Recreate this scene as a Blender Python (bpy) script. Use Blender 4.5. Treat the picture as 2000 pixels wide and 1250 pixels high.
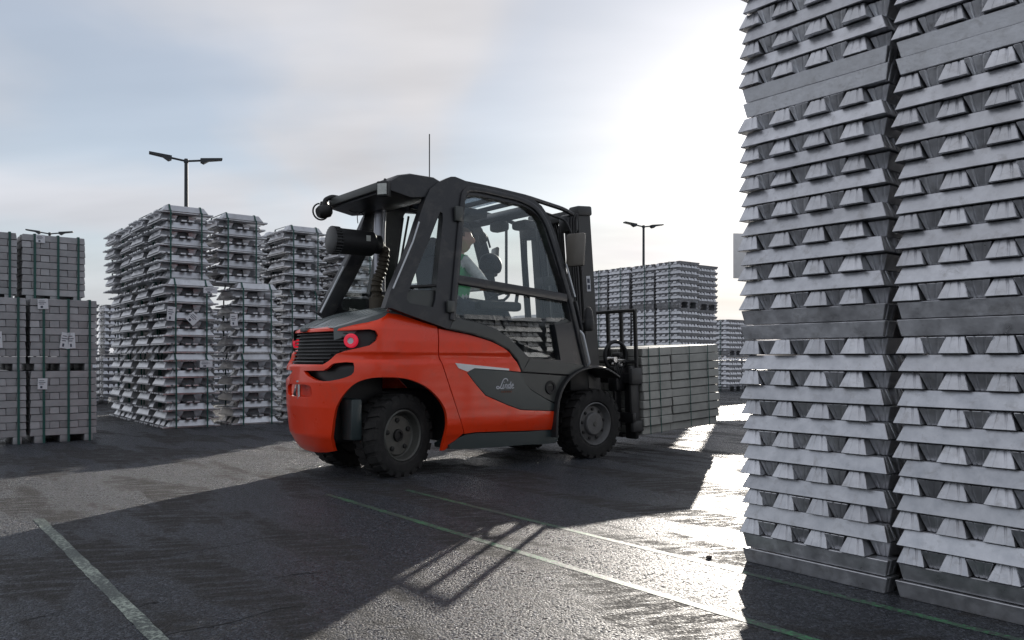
import bpy, bmesh, math, random
from mathutils import Vector, Matrix
from mathutils.geometry import tessellate_polygon

random.seed(11)
R = math.radians
PI = math.pi
sc = bpy.context.scene
for o in list(bpy.data.objects):
    bpy.data.objects.remove(o)
COL = sc.collection

# ------------------------------------------------------------------ camera
cam = bpy.data.cameras.new('camera')
cam.lens = 28.35
cam.sensor_width = 36.0
cam.shift_y = 0.0375
cam.clip_end = 3000
cam.clip_start = 0.05
camo = bpy.data.objects.new('camera', cam)
camo.location = (0, 0, 1.0)
camo.rotation_euler = (R(90), 0, 0)
COL.objects.link(camo)
sc.camera = camo

# ------------------------------------------------------------------ sun and sky
SUN = Vector((470, 1575, 455)).normalized()
SUN_EL = math.asin(SUN.z)
SUN_AZ = math.atan2(SUN.x, SUN.y)
sl = bpy.data.lights.new('sun', 'SUN')
sl.energy = 3.6
sl.angle = R(0.45)
sl.color = (1.0, 0.93, 0.84)
so = bpy.data.objects.new('sun', sl)
so.rotation_euler = SUN.to_track_quat('Z', 'Y').to_euler()
so.location = (10, 30, 20)
COL.objects.link(so)

world = bpy.data.worlds.new('World')
sc.world = world
world.use_nodes = True
wn = world.node_tree.nodes
wl = world.node_tree.links
wn.clear()


def wnode(t, **k):
    n = wn.new(t)
    for a, b in k.items():
        setattr(n, a, b)
    return n


wout = wnode('ShaderNodeOutputWorld')
wbg = wnode('ShaderNodeBackground')
wbg.inputs[1].default_value = 0.1
wl.new(wbg.outputs[0], wout.inputs[0])
sky = wnode('ShaderNodeTexSky', sky_type='NISHITA')
sky.sun_disc = False
sky.sun_elevation = SUN_EL
sky.sun_rotation = SUN_AZ
sky.altitude = 50
sky.air_density = 1.0
sky.dust_density = 0.25
sky.ozone_density = 1.5
geo = wnode('ShaderNodeTexCoord')


def wmath(op, a, b=None, c=None, clamp=False):
    n = wnode('ShaderNodeMath', operation=op, use_clamp=clamp)
    for i, v in enumerate((a, b, c)):
        if v is None:
            continue
        if hasattr(v, 'links'):
            wl.new(v, n.inputs[i])
        else:
            n.inputs[i].default_value = v
    return n.outputs[0]


nrm = wnode('ShaderNodeVectorMath', operation='NORMALIZE')
wl.new(geo.outputs['Generated'], nrm.inputs[0])
dotn = wnode('ShaderNodeVectorMath', operation='DOT_PRODUCT')
wl.new(nrm.outputs[0], dotn.inputs[0])
dotn.inputs[1].default_value = SUN
cosang = wmath('MAXIMUM', dotn.outputs['Value'], 0.0)
# thin high cloud seen on a plane overhead: direction divided by its height
sep = wnode('ShaderNodeSeparateXYZ')
wl.new(nrm.outputs[0], sep.inputs[0])
zc = wmath('ADD', wmath('MAXIMUM', sep.outputs['Z'], 0.0), 0.22)
px = wmath('DIVIDE', sep.outputs['X'], zc)
py = wmath('DIVIDE', sep.outputs['Y'], zc)
cmb = wnode('ShaderNodeCombineXYZ')
wl.new(px, cmb.inputs[0])
wl.new(py, cmb.inputs[1])
cmap = wnode('ShaderNodeMapping')
cmap.inputs['Rotation'].default_value = (0, 0, R(-50))
cmap.inputs['Location'].default_value = (5.3, -1.4, 0)
cmap.inputs['Scale'].default_value = (1.0, 0.72, 1)
wl.new(cmb.outputs[0], cmap.inputs[0])
n1 = wnode('ShaderNodeTexNoise')
n1.inputs['Scale'].default_value = 1.15
n1.inputs['Detail'].default_value = 5
n1.inputs['Roughness'].default_value = 0.44
n1.inputs['Distortion'].default_value = 0.5
wl.new(cmap.outputs[0], n1.inputs['Vector'])
n2 = wnode('ShaderNodeTexNoise')
n2.inputs['Scale'].default_value = 1.0
n2.inputs['Detail'].default_value = 4
n2.inputs['Roughness'].default_value = 0.45
smap = wnode('ShaderNodeMapping')          # drawn-out streaks
smap.inputs['Rotation'].default_value = (0, 0, R(38))
smap.inputs['Scale'].default_value = (0.9, 2.6, 1)
wl.new(cmb.outputs[0], smap.inputs[0])
wl.new(smap.outputs[0], n2.inputs['Vector'])
mask = wnode('ShaderNodeMapRange')
mask.interpolation_type = 'SMOOTHSTEP'
mask.inputs['From Min'].default_value = 0.38
mask.inputs['From Max'].default_value = 0.62
mask.inputs['To Min'].default_value = 0.52
mask.inputs['To Max'].default_value = 0.97
wl.new(n1.outputs['Fac'], mask.inputs['Value'])
# thin cloud looks denser low down, where the sight line runs through more of it
hor = wnode('ShaderNodeMapRange')
hor.interpolation_type = 'SMOOTHSTEP'
hor.inputs['From Min'].default_value = 0.30
hor.inputs['From Max'].default_value = 0.02
hor.inputs['To Min'].default_value = 0.0
hor.inputs['To Max'].default_value = 0.97
wl.new(sep.outputs['Z'], hor.inputs['Value'])
cover = wmath('MAXIMUM', mask.outputs[0], hor.outputs[0])
# cloud brightness: lit from behind, so brightest round the sun
glow1 = wmath('POWER', cosang, 5.0)
glow2 = wmath('POWER', cosang, 60.0)
glow3 = wmath('POWER', cosang, 500.0)
lum = wmath('MULTIPLY_ADD', glow1, 0.9, 5.8)
lum = wmath('MULTIPLY_ADD', glow2, 4.6, lum)
lum = wmath('MULTIPLY_ADD', glow3, 14.0, lum)
var = wmath('MULTIPLY_ADD', n2.outputs['Fac'], 0.8, 0.6)
lum = wmath('MULTIPLY', lum, var)
ccol = wnode('ShaderNodeMix', data_type='RGBA', blend_type='MULTIPLY')
ccol.inputs[0].default_value = 1.0
tint = wnode('ShaderNodeMix', data_type='RGBA')
tint.inputs[6].default_value = (0.90, 0.925, 1.0, 1)
tint.inputs[7].default_value = (1.0, 0.955, 0.945, 1)
wl.new(wmath('POWER', cosang, 6.0), tint.inputs[0])
wl.new(tint.outputs[2], ccol.inputs[6])
ccx = wnode('ShaderNodeCombineXYZ')
for i in range(3):
    wl.new(lum, ccx.inputs[i])
wl.new(ccx.outputs[0], ccol.inputs[7])
skm = wnode('ShaderNodeMix', data_type='RGBA')
wl.new(cover, skm.inputs[0])
wl.new(sky.outputs[0], skm.inputs[6])
wl.new(ccol.outputs[2], skm.inputs[7])
wl.new(skm.outputs[2], wbg.inputs[0])

sc.view_settings.view_transform = 'Standard'
sc.view_settings.look = 'None'
sc.view_settings.exposure = 0.28
sc.view_settings.gamma = 1.0
sc.view_settings.use_curve_mapping = False
sc.render.engine = 'CYCLES'
sc.cycles.use_denoising = True
sc.cycles.denoiser = 'OPENIMAGEDENOISE'
sc.cycles.denoising_input_passes = 'RGB_ALBEDO_NORMAL'
sc.cycles.denoising_prefilter = 'NONE'
sc.cycles.max_bounces = 8
sc.cycles.transparent_max_bounces = 12
sc.cycles.sample_clamp_indirect = 1.5
sc.cycles.caustics_reflective = False
sc.cycles.caustics_refractive = False


# ------------------------------------------------------------------ materials
def new_mat(name):
    m = bpy.data.materials.new(name)
    m.use_nodes = True
    return m, m.node_tree.nodes, m.node_tree.links, m.node_tree.nodes['Principled BSDF']


def mat(name, col, rough=0.5, metal=0.0, var=0.0, vscale=6.0, bump=0.0, bscale=60.0, coat=0.0,
        bevel=0.0, rvar=0.0, perobj=0.0, spec=0.5, dust=0.0, dustcol=(0.20, 0.18, 0.155), dscale=3.0, dlo=0.50, dhi=0.72):
    m, n, l, b = new_mat(name)
    b.inputs['Base Color'].default_value = (*col, 1)
    b.inputs['Roughness'].default_value = rough
    b.inputs['Metallic'].default_value = metal
    b.inputs['Coat Weight'].default_value = coat
    b.inputs['Coat Roughness'].default_value = 0.08
    b.inputs['Specular IOR Level'].default_value = spec
    tc = n.new('ShaderNodeTexCoord')
    if var or rvar:
        t = n.new('ShaderNodeTexNoise')
        t.inputs['Scale'].default_value = vscale
        t.inputs['Detail'].default_value = 6
        t.inputs['Roughness'].default_value = 0.62
        l.new(tc.outputs['Object'], t.inputs['Vector'])
        oi = n.new('ShaderNodeObjectInfo')
        if perobj:
            ad = n.new('ShaderNodeVectorMath')
            ad.operation = 'ADD'
            cx = n.new('ShaderNodeCombineXYZ')
            mu = n.new('ShaderNodeMath')
            mu.operation = 'MULTIPLY'
            mu.inputs[1].default_value = 37.0
            l.new(oi.outputs['Random'], mu.inputs[0])
            for i in range(3):
                l.new(mu.outputs[0], cx.inputs[i])
            l.new(tc.outputs['Object'], ad.inputs[0])
            l.new(cx.outputs[0], ad.inputs[1])
            l.new(ad.outputs[0], t.inputs['Vector'])
        mr = n.new('ShaderNodeMapRange')
        mr.inputs['From Min'].default_value = 0.25
        mr.inputs['From Max'].default_value = 0.75
        mr.inputs['To Min'].default_value = 1 - var
        mr.inputs['To Max'].default_value = 1 + var
        l.new(t.outputs['Fac'], mr.inputs['Value'])
        val = mr.outputs[0]
        if perobj:
            pr = n.new('ShaderNodeMapRange')
            pr.inputs['To Min'].default_value = 1 - perobj
            pr.inputs['To Max'].default_value = 1 + perobj
            l.new(oi.outputs['Random'], pr.inputs['Value'])
            mm = n.new('ShaderNodeMath')
            mm.operation = 'MULTIPLY'
            l.new(val, mm.inputs[0])
            l.new(pr.outputs[0], mm.inputs[1])
            val = mm.outputs[0]
        vm = n.new('ShaderNodeVectorMath')
        vm.operation = 'SCALE'
        vm.inputs[0].default_value = col
        l.new(val, vm.inputs['Scale'])
        l.new(vm.outputs[0], b.inputs['Base Color'])
        if rvar:
            rr = n.new('ShaderNodeMapRange')
            rr.inputs['From Min'].default_value = 0.3
            rr.inputs['From Max'].default_value = 0.7
            rr.inputs['To Min'].default_value = max(0.02, rough - rvar)
            rr.inputs['To Max'].default_value = min(1, rough + rvar)
            l.new(t.outputs['Fac'], rr.inputs['Value'])
            l.new(rr.outputs[0], b.inputs['Roughness'])
    if dust:
        dn = n.new('ShaderNodeTexNoise')
        dn.inputs['Scale'].default_value = dscale
        dn.inputs['Detail'].default_value = 9
        dn.inputs['Roughness'].default_value = 0.72
        dn.inputs['Distortion'].default_value = 0.4
        l.new(tc.outputs['Object'], dn.inputs['Vector'])
        if perobj:
            l.new(ad.outputs[0], dn.inputs['Vector'])
        dm = n.new('ShaderNodeMapRange')
        dm.inputs['From Min'].default_value = dlo
        dm.inputs['From Max'].default_value = dhi
        dm.inputs['To Max'].default_value = dust
        l.new(dn.outputs['Fac'], dm.inputs['Value'])
        dx = n.new('ShaderNodeMix')
        dx.data_type = 'RGBA'
        dx.inputs[6].default_value = (*col, 1)
        dx.inputs[7].default_value = (*dustcol, 1)
        l.new(dm.outputs[0], dx.inputs[0])
        if var or rvar:
            l.new(vm.outputs[0], dx.inputs[6])
        l.new(dx.outputs[2], b.inputs['Base Color'])
    nout = None
    if bevel:
        bv = n.new('ShaderNodeBevel')
        bv.samples = 4
        bv.inputs['Radius'].default_value = bevel
        nout = bv.outputs[0]
    if bump:
        t2 = n.new('ShaderNodeTexNoise')
        t2.inputs['Scale'].default_value = bscale
        t2.inputs['Detail'].default_value = 4
        l.new(tc.outputs['Object'], t2.inputs['Vector'])
        bp = n.new('ShaderNodeBump')
        bp.inputs['Strength'].default_value = bump
        bp.inputs['Distance'].default_value = 0.004
        l.new(t2.outputs['Fac'], bp.inputs['Height'])
        if nout:
            l.new(nout, bp.inputs['Normal'])
        nout = bp.outputs[0]
    if nout:
        l.new(nout, b.inputs['Normal'])
    return m


M = {}
M['red'] = mat('red_paint', (0.95, 0.052, 0.007), 0.33, var=0.05, vscale=4, coat=0.45, bevel=0.007, rvar=0.08, spec=0.4, dust=0.20, dustcol=(0.22, 0.12, 0.09), dscale=4.5)
M['frame'] = mat('frame_paint', (0.022, 0.023, 0.027), 0.38, var=0.15, vscale=8, bevel=0.008, dust=0.25, dscale=5)
M['cabgrey'] = mat('cab_grey', (0.070, 0.075, 0.071), 0.45, var=0.1, vscale=8, bevel=0.006)
M['green'] = mat('panel_green', (0.028, 0.042, 0.044), 0.38, var=0.08, bevel=0.004)
M['chrome'] = mat('silver_trim', (0.62, 0.64, 0.66), 0.35, metal=0.3, var=0.05)
M['black'] = mat('black_plastic', (0.012, 0.012, 0.013), 0.55, var=0.2, vscale=10)
M['blackgloss'] = mat('black_steel', (0.016, 0.016, 0.017), 0.35, var=0.2, vscale=12, bevel=0.004)
M['mast'] = mat('mast_steel', (0.045, 0.045, 0.045), 0.48, var=0.25, vscale=9, bevel=0.004, rvar=0.1)
M['rubber'] = mat('tyre_rubber', (0.012, 0.0115, 0.0115), 0.82, var=0.35, vscale=7, bump=0.4, bscale=90, dust=0.45, dustcol=(0.07, 0.064, 0.058), dscale=7, dlo=.46)
M['rim'] = mat('wheel_rim', (0.10, 0.10, 0.09), 0.5, metal=0.2, var=0.2, vscale=9)
M['rimf'] = mat('wheel_rim_grey', (0.13, 0.13, 0.13), 0.5, metal=0.2, var=0.25, vscale=9, dust=.5, dustcol=(.09, .065, .045), dscale=12)
M['boltm'] = mat('bolt_dark', (0.012, 0.012, 0.012), 0.6)
M['steel'] = mat('bright_steel', (0.6, 0.6, 0.6), 0.22, metal=1.0)
M['hood'] = mat('hood_grey', (0.12, 0.14, 0.14), 0.25, var=0.12, vscale=6, bevel=0.004)
M['seat'] = mat('seat_fabric', (0.022, 0.023, 0.025), 0.8, var=0.2, vscale=20)
M['yellow'] = mat('yellow_sticker', (0.62, 0.42, 0.04), 0.5)
M['white'] = mat('white_label', (0.70, 0.71, 0.74), 0.6, var=0.06, vscale=12)
M['print'] = mat('label_print', (0.05, 0.06, 0.09), 0.6)
M['alu'] = mat('cast_aluminium', (0.58, 0.585, 0.61), 0.37, metal=0.85, var=0.24, vscale=14, bump=0.22, bscale=50, rvar=0.1, perobj=0.13, dust=0.55, dustcol=(0.30, 0.29, 0.28), dscale=16, dlo=.54, dhi=.70)
M['aluflat'] = mat('flat_aluminium', (0.335, 0.335, 0.345), 0.5, metal=0.35, var=0.20, vscale=7, bump=0.2, bscale=40, perobj=0.16)
M['aluload'] = mat('load_aluminium', (0.36, 0.36, 0.335), 0.5, metal=0.3, var=0.20, vscale=6, bump=0.2, bscale=40, perobj=0.08)
M['alularge'] = mat('large_ingot_aluminium', (0.60, 0.605, 0.625), 0.36, metal=0.85, var=0.15, vscale=6, bump=0.15, bscale=30, perobj=0.14, dust=.4, dustcol=(.30, .29, .28), dscale=9)
M['strap'] = mat('green_strap', (0.010, 0.075, 0.062), 0.45, var=0.15)
M['wood'] = mat('weathered_timber', (0.16, 0.12, 0.085), 0.85, var=0.3, vscale=12, bump=0.3)
M['lamp'] = mat('lamp_post_grey', (0.045, 0.05, 0.055), 0.5, metal=0.3, var=0.1)
M['sign'] = mat('pale_board', (0.82, 0.80, 0.79), 0.6, var=0.06)
M['stone'] = mat('stone', (0.10, 0.08, 0.07), 0.9, var=0.3, vscale=30, bump=0.5)
M['skin'] = mat('skin', (0.70, 0.40, 0.30), 0.5, var=0.05)
M['hair'] = mat('hair', (0.16, 0.095, 0.055), 0.7, var=0.2, vscale=40)
M['shirt'] = mat('grey_white_jacket', (0.75, 0.75, 0.74), 0.8, var=0.35, vscale=14)
M['vest'] = mat('green_vest', (0.10, 0.55, 0.20), 0.7, var=0.1)
M['trouser'] = mat('dark_trousers', (0.03, 0.035, 0.05), 0.85, var=0.2)
M['orange'] = mat('orange_print', (0.16, 0.06, 0.03), 0.5)
M['lens'] = mat('lamp_lens', (0.55, 0.56, 0.52), 0.2, var=0.2, vscale=40)
M['pipe'] = mat('pale_steel_pipe', (0.50, 0.50, 0.54), 0.35, metal=0.5, var=0.1)
M['copper'] = mat('corrugated_hose', (0.06, 0.048, 0.032), 0.6, metal=0.2, var=0.3, vscale=20)
M['mirror'] = mat('mirror_back', (0.15, 0.135, 0.115), 0.4, var=0.08)


def glass_mat(name, tint, refl):
    m, n, l, b = new_mat(name)
    n.remove(b)
    out = n['Material Output']
    tr = n.new('ShaderNodeBsdfTransparent')
    tr.inputs[0].default_value = (*tint, 1)
    gl = n.new('ShaderNodeBsdfGlossy')
    gl.inputs['Roughness'].default_value = 0.01
    gl.inputs['Color'].default_value = (0.9, 0.93, 0.95, 1)
    fr = n.new('ShaderNodeFresnel')
    ge = n.new('ShaderNodeNewGeometry')
    io = n.new('ShaderNodeMapRange')      # leaving the pane: inverse index, so both faces mirror alike
    io.inputs['To Min'].default_value = refl
    io.inputs['To Max'].default_value = 1 / refl
    l.new(ge.outputs['Backfacing'], io.inputs['Value'])
    l.new(io.outputs[0], fr.inputs['IOR'])
    mx = n.new('ShaderNodeMixShader')
    l.new(fr.outputs[0], mx.inputs[0])
    l.new(tr.outputs[0], mx.inputs[1])
    l.new(gl.outputs[0], mx.inputs[2])
    l.new(mx.outputs[0], out.inputs[0])
    return m


M['glass'] = glass_mat('window_glass', (0.94, 0.96, 0.95), 1.55)
M['glassdark'] = glass_mat('tinted_glass', (0.55, 0.60, 0.66), 1.6)


def tail_mat():
    m, n, l, b = new_mat('tail_light_red')
    b.inputs['Base Color'].default_value = (0.6, 0.02, 0.05, 1)
    b.inputs['Roughness'].default_value = 0.25
    b.inputs['Emission Color'].default_value = (1.0, 0.03, 0.07, 1)
    b.inputs['Emission Strength'].default_value = 0.28
    return m


M['tail'] = tail_mat()


def asphalt():
    m, n, l, b = new_mat('wet_asphalt')
    tc = n.new('ShaderNodeTexCoord')

    def noise(scale, detail=4, rough=0.55, vec=None):
        t = n.new('ShaderNodeTexNoise')
        t.inputs['Scale'].default_value = scale
        t.inputs['Detail'].default_value = detail
        t.inputs['Roughness'].default_value = rough
        l.new(vec or tc.outputs['Object'], t.inputs['Vector'])
        return t.outputs['Fac']

    def rng(v, a, b_, c, d, smooth=False):
        t = n.new('ShaderNodeMapRange')
        if smooth:
            t.interpolation_type = 'SMOOTHSTEP'
        t.inputs['From Min'].default_value = a
        t.inputs['From Max'].default_value = b_
        t.inputs['To Min'].default_value = c
        t.inputs['To Max'].default_value = d
        l.new(v, t.inputs['Value'])
        return t.outputs[0]

    def mth(op, a, b_):
        t = n.new('ShaderNodeMath')
        t.operation = op
        for i, v in enumerate((a, b_)):
            if hasattr(v, 'links'):
                l.new(v, t.inputs[i])
            else:
                t.inputs[i].default_value = v
        return t.outputs[0]

    # streaks run along the traffic direction of the yard
    mp = n.new('ShaderNodeMapping')
    mp.inputs['Rotation'].default_value = (0, 0, R(-128.2))
    l.new(tc.outputs['Object'], mp.inputs[0])
    mp2 = n.new('ShaderNodeMapping')
    mp2.inputs['Scale'].default_value = (0.55, 1.9, 1)
    l.new(mp.outputs[0], mp2.inputs[0])
    patch = noise(1.1, 5, 0.6, mp2.outputs[0])
    # dirt ridges across the picture: fine, dark, drawn out along x
    mp3 = n.new('ShaderNodeMapping')
    mp3.inputs['Rotation'].default_value = (0, 0, R(-16))
    mp4 = n.new('ShaderNodeMapping')
    mp4.inputs['Scale'].default_value = (2.2, 11.0, 1)
    l.new(tc.outputs['Object'], mp3.inputs[0])
    l.new(mp3.outputs[0], mp4.inputs[0])
    ridge = noise(1.6, 6, 0.62, mp4.outputs[0])
    grain = noise(150, 3, 0.7)
    coarse = noise(38, 4, 0.65)
    wetn = noise(0.55, 3, 0.5)

    def voro(scale, out):
        t = n.new('ShaderNodeTexVoronoi')
        t.inputs['Scale'].default_value = scale
        l.new(tc.outputs['Object'], t.inputs['Vector'])
        return t.outputs[out]
    agg = voro(100, 'Distance')
    aggc = n.new('ShaderNodeSeparateColor')
    l.new(voro(100, 'Color'), aggc.inputs[0])
    cellr = aggc.outputs[0]
    cellg = aggc.outputs[1]
    fine = voro(260, 'Distance')
    dirt = mth('MULTIPLY', rng(patch, 0.46, 0.57, 0, 1, True), rng(ridge, 0.36, 0.54, 0.0, 1.0, True))
    # base colour: bitumen with pale stones and brown dirt patches
    stones = mth('MULTIPLY', rng(cellr, 0.45, 1.0, 0, 1), rng(coarse, 0.35, 0.65, 0.25, 1.0))
    c1 = n.new('ShaderNodeMix')
    c1.data_type = 'RGBA'
    c1.inputs[6].default_value = (0.015, 0.021, 0.032, 1)
    c1.inputs[7].default_value = (0.19, 0.21, 0.255, 1)
    l.new(stones, c1.inputs[0])
    c2 = n.new('ShaderNodeMix')
    c2.data_type = 'RGBA'
    c2.inputs[7].default_value = (0.028, 0.024, 0.020, 1)
    l.new(c1.outputs[2], c2.inputs[6])
    l.new(mth('MULTIPLY', dirt, 0.85), c2.inputs[0])
    crack = rng(ridge, 0.31, 0.37, 1, 0, True)
    c3 = n.new('ShaderNodeMix')
    c3.data_type = 'RGBA'
    c3.inputs[7].default_value = (0.010, 0.010, 0.011, 1)
    l.new(c2.outputs[2], c3.inputs[6])
    l.new(mth('MULTIPLY', crack, 0.9), c3.inputs[0])
    l.new(c3.outputs[2], b.inputs['Base Color'])
    # roughness: damp film, dry dirty patches duller
    ro = rng(wetn, 0.3, 0.7, 0.24, 0.38)
    ro = mth('ADD', ro, rng(cellg, 0.55, 1.0, 0.10, -0.16))
    ro = mth('ADD', ro, mth('MULTIPLY', dirt, 0.42))
    ro = mth('ADD', ro, mth('MULTIPLY', crack, 0.2))
    l.new(ro, b.inputs['Roughness'])
    b.inputs['Specular IOR Level'].default_value = 0.5
    h = mth('MULTIPLY', grain, 0.5)
    h = mth('ADD', h, mth('MULTIPLY', agg, -0.9))
    h = mth('ADD', h, mth('MULTIPLY', cellr, 0.5))
    h = mth('ADD', h, mth('MULTIPLY', fine, -0.35))
    h = mth('ADD', h, mth('MULTIPLY', coarse, 0.12))
    h = mth('ADD', h, mth('MULTIPLY', crack, -0.8))
    bp = n.new('ShaderNodeBump')
    bp.inputs['Strength'].default_value = 1.0
    bp.inputs['Distance'].default_value = 0.021
    l.new(h, bp.inputs['Height'])
    l.new(bp.outputs[0], b.inputs['Normal'])
    return m


M['asphalt'] = asphalt()
M['crackm'] = mat('open_crack', (0.008, 0.008, 0.009), 0.9)


def paint_mat(name='worn_green_paint', col=(0.07, 0.30, 0.12, 1)):
    m, n, l, b = new_mat(name)
    tc = n.new('ShaderNodeTexCoord')
    t = n.new('ShaderNodeTexNoise')
    t.inputs['Scale'].default_value = 45
    t.inputs['Detail'].default_value = 6
    t.inputs['Roughness'].default_value = 0.75
    l.new(tc.outputs['Object'], t.inputs['Vector'])
    t3 = n.new('ShaderNodeTexNoise')
    t3.inputs['Scale'].default_value = 3.0
    l.new(tc.outputs['Object'], t3.inputs['Vector'])
    ad = n.new('ShaderNodeMath')
    ad.operation = 'ADD'
    l.new(t.outputs['Fac'], ad.inputs[0])
    mu = n.new('ShaderNodeMath')
    mu.operation = 'MULTIPLY'
    mu.inputs[1].default_value = 0.35
    l.new(t3.outputs['Fac'], mu.inputs[0])
    l.new(mu.outputs[0], ad.inputs[1])
    r = n.new('ShaderNodeMapRange')
    r.inputs['From Min'].default_value = 0.52
    r.inputs['From Max'].default_value = 0.70
    l.new(ad.outputs[0], r.inputs['Value'])
    mx = n.new('ShaderNodeMix')
    mx.data_type = 'RGBA'
    mx.inputs[6].default_value = col
    mx.inputs[7].default_value = (0.05, 0.065, 0.06, 1)
    l.new(r.outputs[0], mx.inputs[0])
    l.new(mx.outputs[2], b.inputs['Base Color'])
    b.inputs['Roughness'].default_value = 0.5
    bp = n.new('ShaderNodeBump')
    bp.inputs['Strength'].default_value = 0.5
    bp.inputs['Distance'].default_value = 0.01
    l.new(t.outputs['Fac'], bp.inputs['Height'])
    l.new(bp.outputs[0], b.inputs['Normal'])
    return m


M['paint'] = paint_mat()
M['litpaint'] = paint_mat('lit_green_paint', (0.44, 0.50, 0.42, 1))  # same green paint; the brighter light on this line is put into its colour


# ------------------------------------------------------------------ mesh helpers
def link(name, me, m=None, parent=None, smooth=35):
    if m is not None and not me.materials:
        me.materials.append(M[m] if isinstance(m, str) else m)
    if smooth and len(me.polygons):
        me.polygons.foreach_set('use_smooth', [True] * len(me.polygons))
        me.set_sharp_from_angle(angle=R(smooth))
    o = bpy.data.objects.new(name, me)
    COL.objects.link(o)
    if parent is not None:
        o.parent = parent
    return o


def from_bm(name, bm, m, parent=None, smooth=35, fix=True):
    if fix:
        bmesh.ops.recalc_face_normals(bm, faces=bm.faces[:])
    me = bpy.data.meshes.new(name)
    bm.to_mesh(me)
    bm.free()
    return link(name, me, m, parent, smooth)


def tag(o, label, cat, group=None):
    o['label'] = label
    o['category'] = cat
    if group:
        o['group'] = group
    return o


def empty(name, loc=(0, 0, 0), rotz=0.0):
    o = bpy.data.objects.new(name, None)
    o.empty_display_size = 0.2
    o.location = loc
    o.rotation_euler = (0, 0, rotz)
    COL.objects.link(o)
    return o


def add_box(bm, c, s, rot=None, bev=0.0):
    r = bmesh.ops.create_cube(bm, size=1.0)
    vs = r['verts']
    mt = Matrix.Translation(Vector(c))
    if rot is not None:
        mt = mt @ (rot if isinstance(rot, Matrix) else Matrix.Rotation(rot, 4, 'Z'))
    mt = mt @ Matrix.Diagonal((*s, 1))
    bmesh.ops.transform(bm, matrix=mt, verts=vs)
    if bev:
        es = list({e for v in vs for e in v.link_edges})
        bmesh.ops.bevel(bm, geom=es, offset=bev, segments=2, affect='EDGES', profile=0.5)
    return vs


def box(name, c, s, m, parent=None, rot=None, bev=0.0):
    bm = bmesh.new()
    add_box(bm, c, s, rot, bev)
    return from_bm(name, bm, m, parent)


def fillet(path, r, n=5):
    """round the inner corners of a 3D polyline"""
    P = [Vector(p) for p in path]
    out = [P[0]]
    for a, b, c in zip(P, P[1:], P[2:]):
        d1 = (a - b)
        d2 = (c - b)
        t = min(r, d1.length * 0.45, d2.length * 0.45)
        p1 = b + d1.normalized() * t
        p2 = b + d2.normalized() * t
        for i in range(n + 1):
            s = i / n
            out.append(p1 * (1 - s) ** 2 + b * 2 * s * (1 - s) + p2 * s ** 2)
    out.append(P[-1])
    return out


def add_sweep(bm, path, section, up=Vector((0, 1, 0)), closed_ends=True):
    """sweep a 2D section [(a,b)] along a path; a is along `up`, b across"""
    P = [Vector(p) for p in path]
    rings = []
    for i, p in enumerate(P):
        t = (P[min(i + 1, len(P) - 1)] - P[max(i - 1, 0)]).normalized()
        u = up - t * up.dot(t)
        if u.length < 1e-4:
            u = Vector((1, 0, 0)) - t * t.x
            if u.length < 1e-4:
                u = Vector((0, 0, 1)) - t * t.z
        u.normalize()
        w = t.cross(u)
        rings.append([bm.verts.new(p + u * a + w * b) for a, b in section])
    k = len(section)
    for r1, r2 in zip(rings, rings[1:]):
        for i in range(k):
            bm.faces.new((r1[i], r1[(i + 1) % k], r2[(i + 1) % k], r2[i]))
    if closed_ends:
        bm.faces.new(rings[0][::-1])
        bm.faces.new(rings[-1])


def circ(r, n=10, sx=1.0):
    return [(math.cos(2 * PI * i / n) * r * sx, math.sin(2 * PI * i / n) * r) for i in range(n)]


def rrect(a, b, r=0.01):
    a, b = a / 2, b / 2
    out = []
    for cx, cy, st in ((a - r, b - r, 0), (-a + r, b - r, 90), (-a + r, -b + r, 180), (a - r, -b + r, 270)):
        for k in (0, 45, 90):
            out.append((cx + r * math.cos(R(st + k)), cy + r * math.sin(R(st + k))))
    return out


def tube(name, path, r, m, parent=None, n=10, fil=0.0, section=None, up=Vector((0, 1, 0))):
    bm = bmesh.new()
    p = fillet(path, fil) if fil else path
    add_sweep(bm, p, section or circ(r, n), up)
    return from_bm(name, bm, m, parent, smooth=40)


def add_lathe(bm, prof, n=40, axis='Y', center=(0, 0, 0)):
    """prof: [(radius, along)]"""
    rings = []
    cx = Vector(center)
    for r, a in prof:
        ring = []
        for i in range(n):
            t = 2 * PI * i / n
            v = Vector((r * math.cos(t), a, r * math.sin(t))) if axis == 'Y' else (
                Vector((r * math.cos(t), r * math.sin(t), a)) if axis == 'Z' else Vector((a, r * math.cos(t), r * math.sin(t))))
            ring.append(bm.verts.new(v + cx))
        rings.append(ring)
    for r1, r2 in zip(rings, rings[1:]):
        for i in range(n):
            bm.faces.new((r1[i], r1[(i + 1) % n], r2[(i + 1) % n], r2[i]))
    return rings


def lathe(name, prof, m, parent=None, n=40, axis='Y', center=(0, 0, 0), cap=True):
    bm = bmesh.new()
    rings = add_lathe(bm, prof, n, axis, center)
    if cap:
        if prof[0][0] > 1e-5:
            bm.faces.new(rings[0])
        if prof[-1][0] > 1e-5:
            bm.faces.new(rings[-1][::-1])
    bmesh.ops.remove_doubles(bm, verts=bm.verts[:], dist=1e-5)
    return from_bm(name, bm, m, parent)


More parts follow.
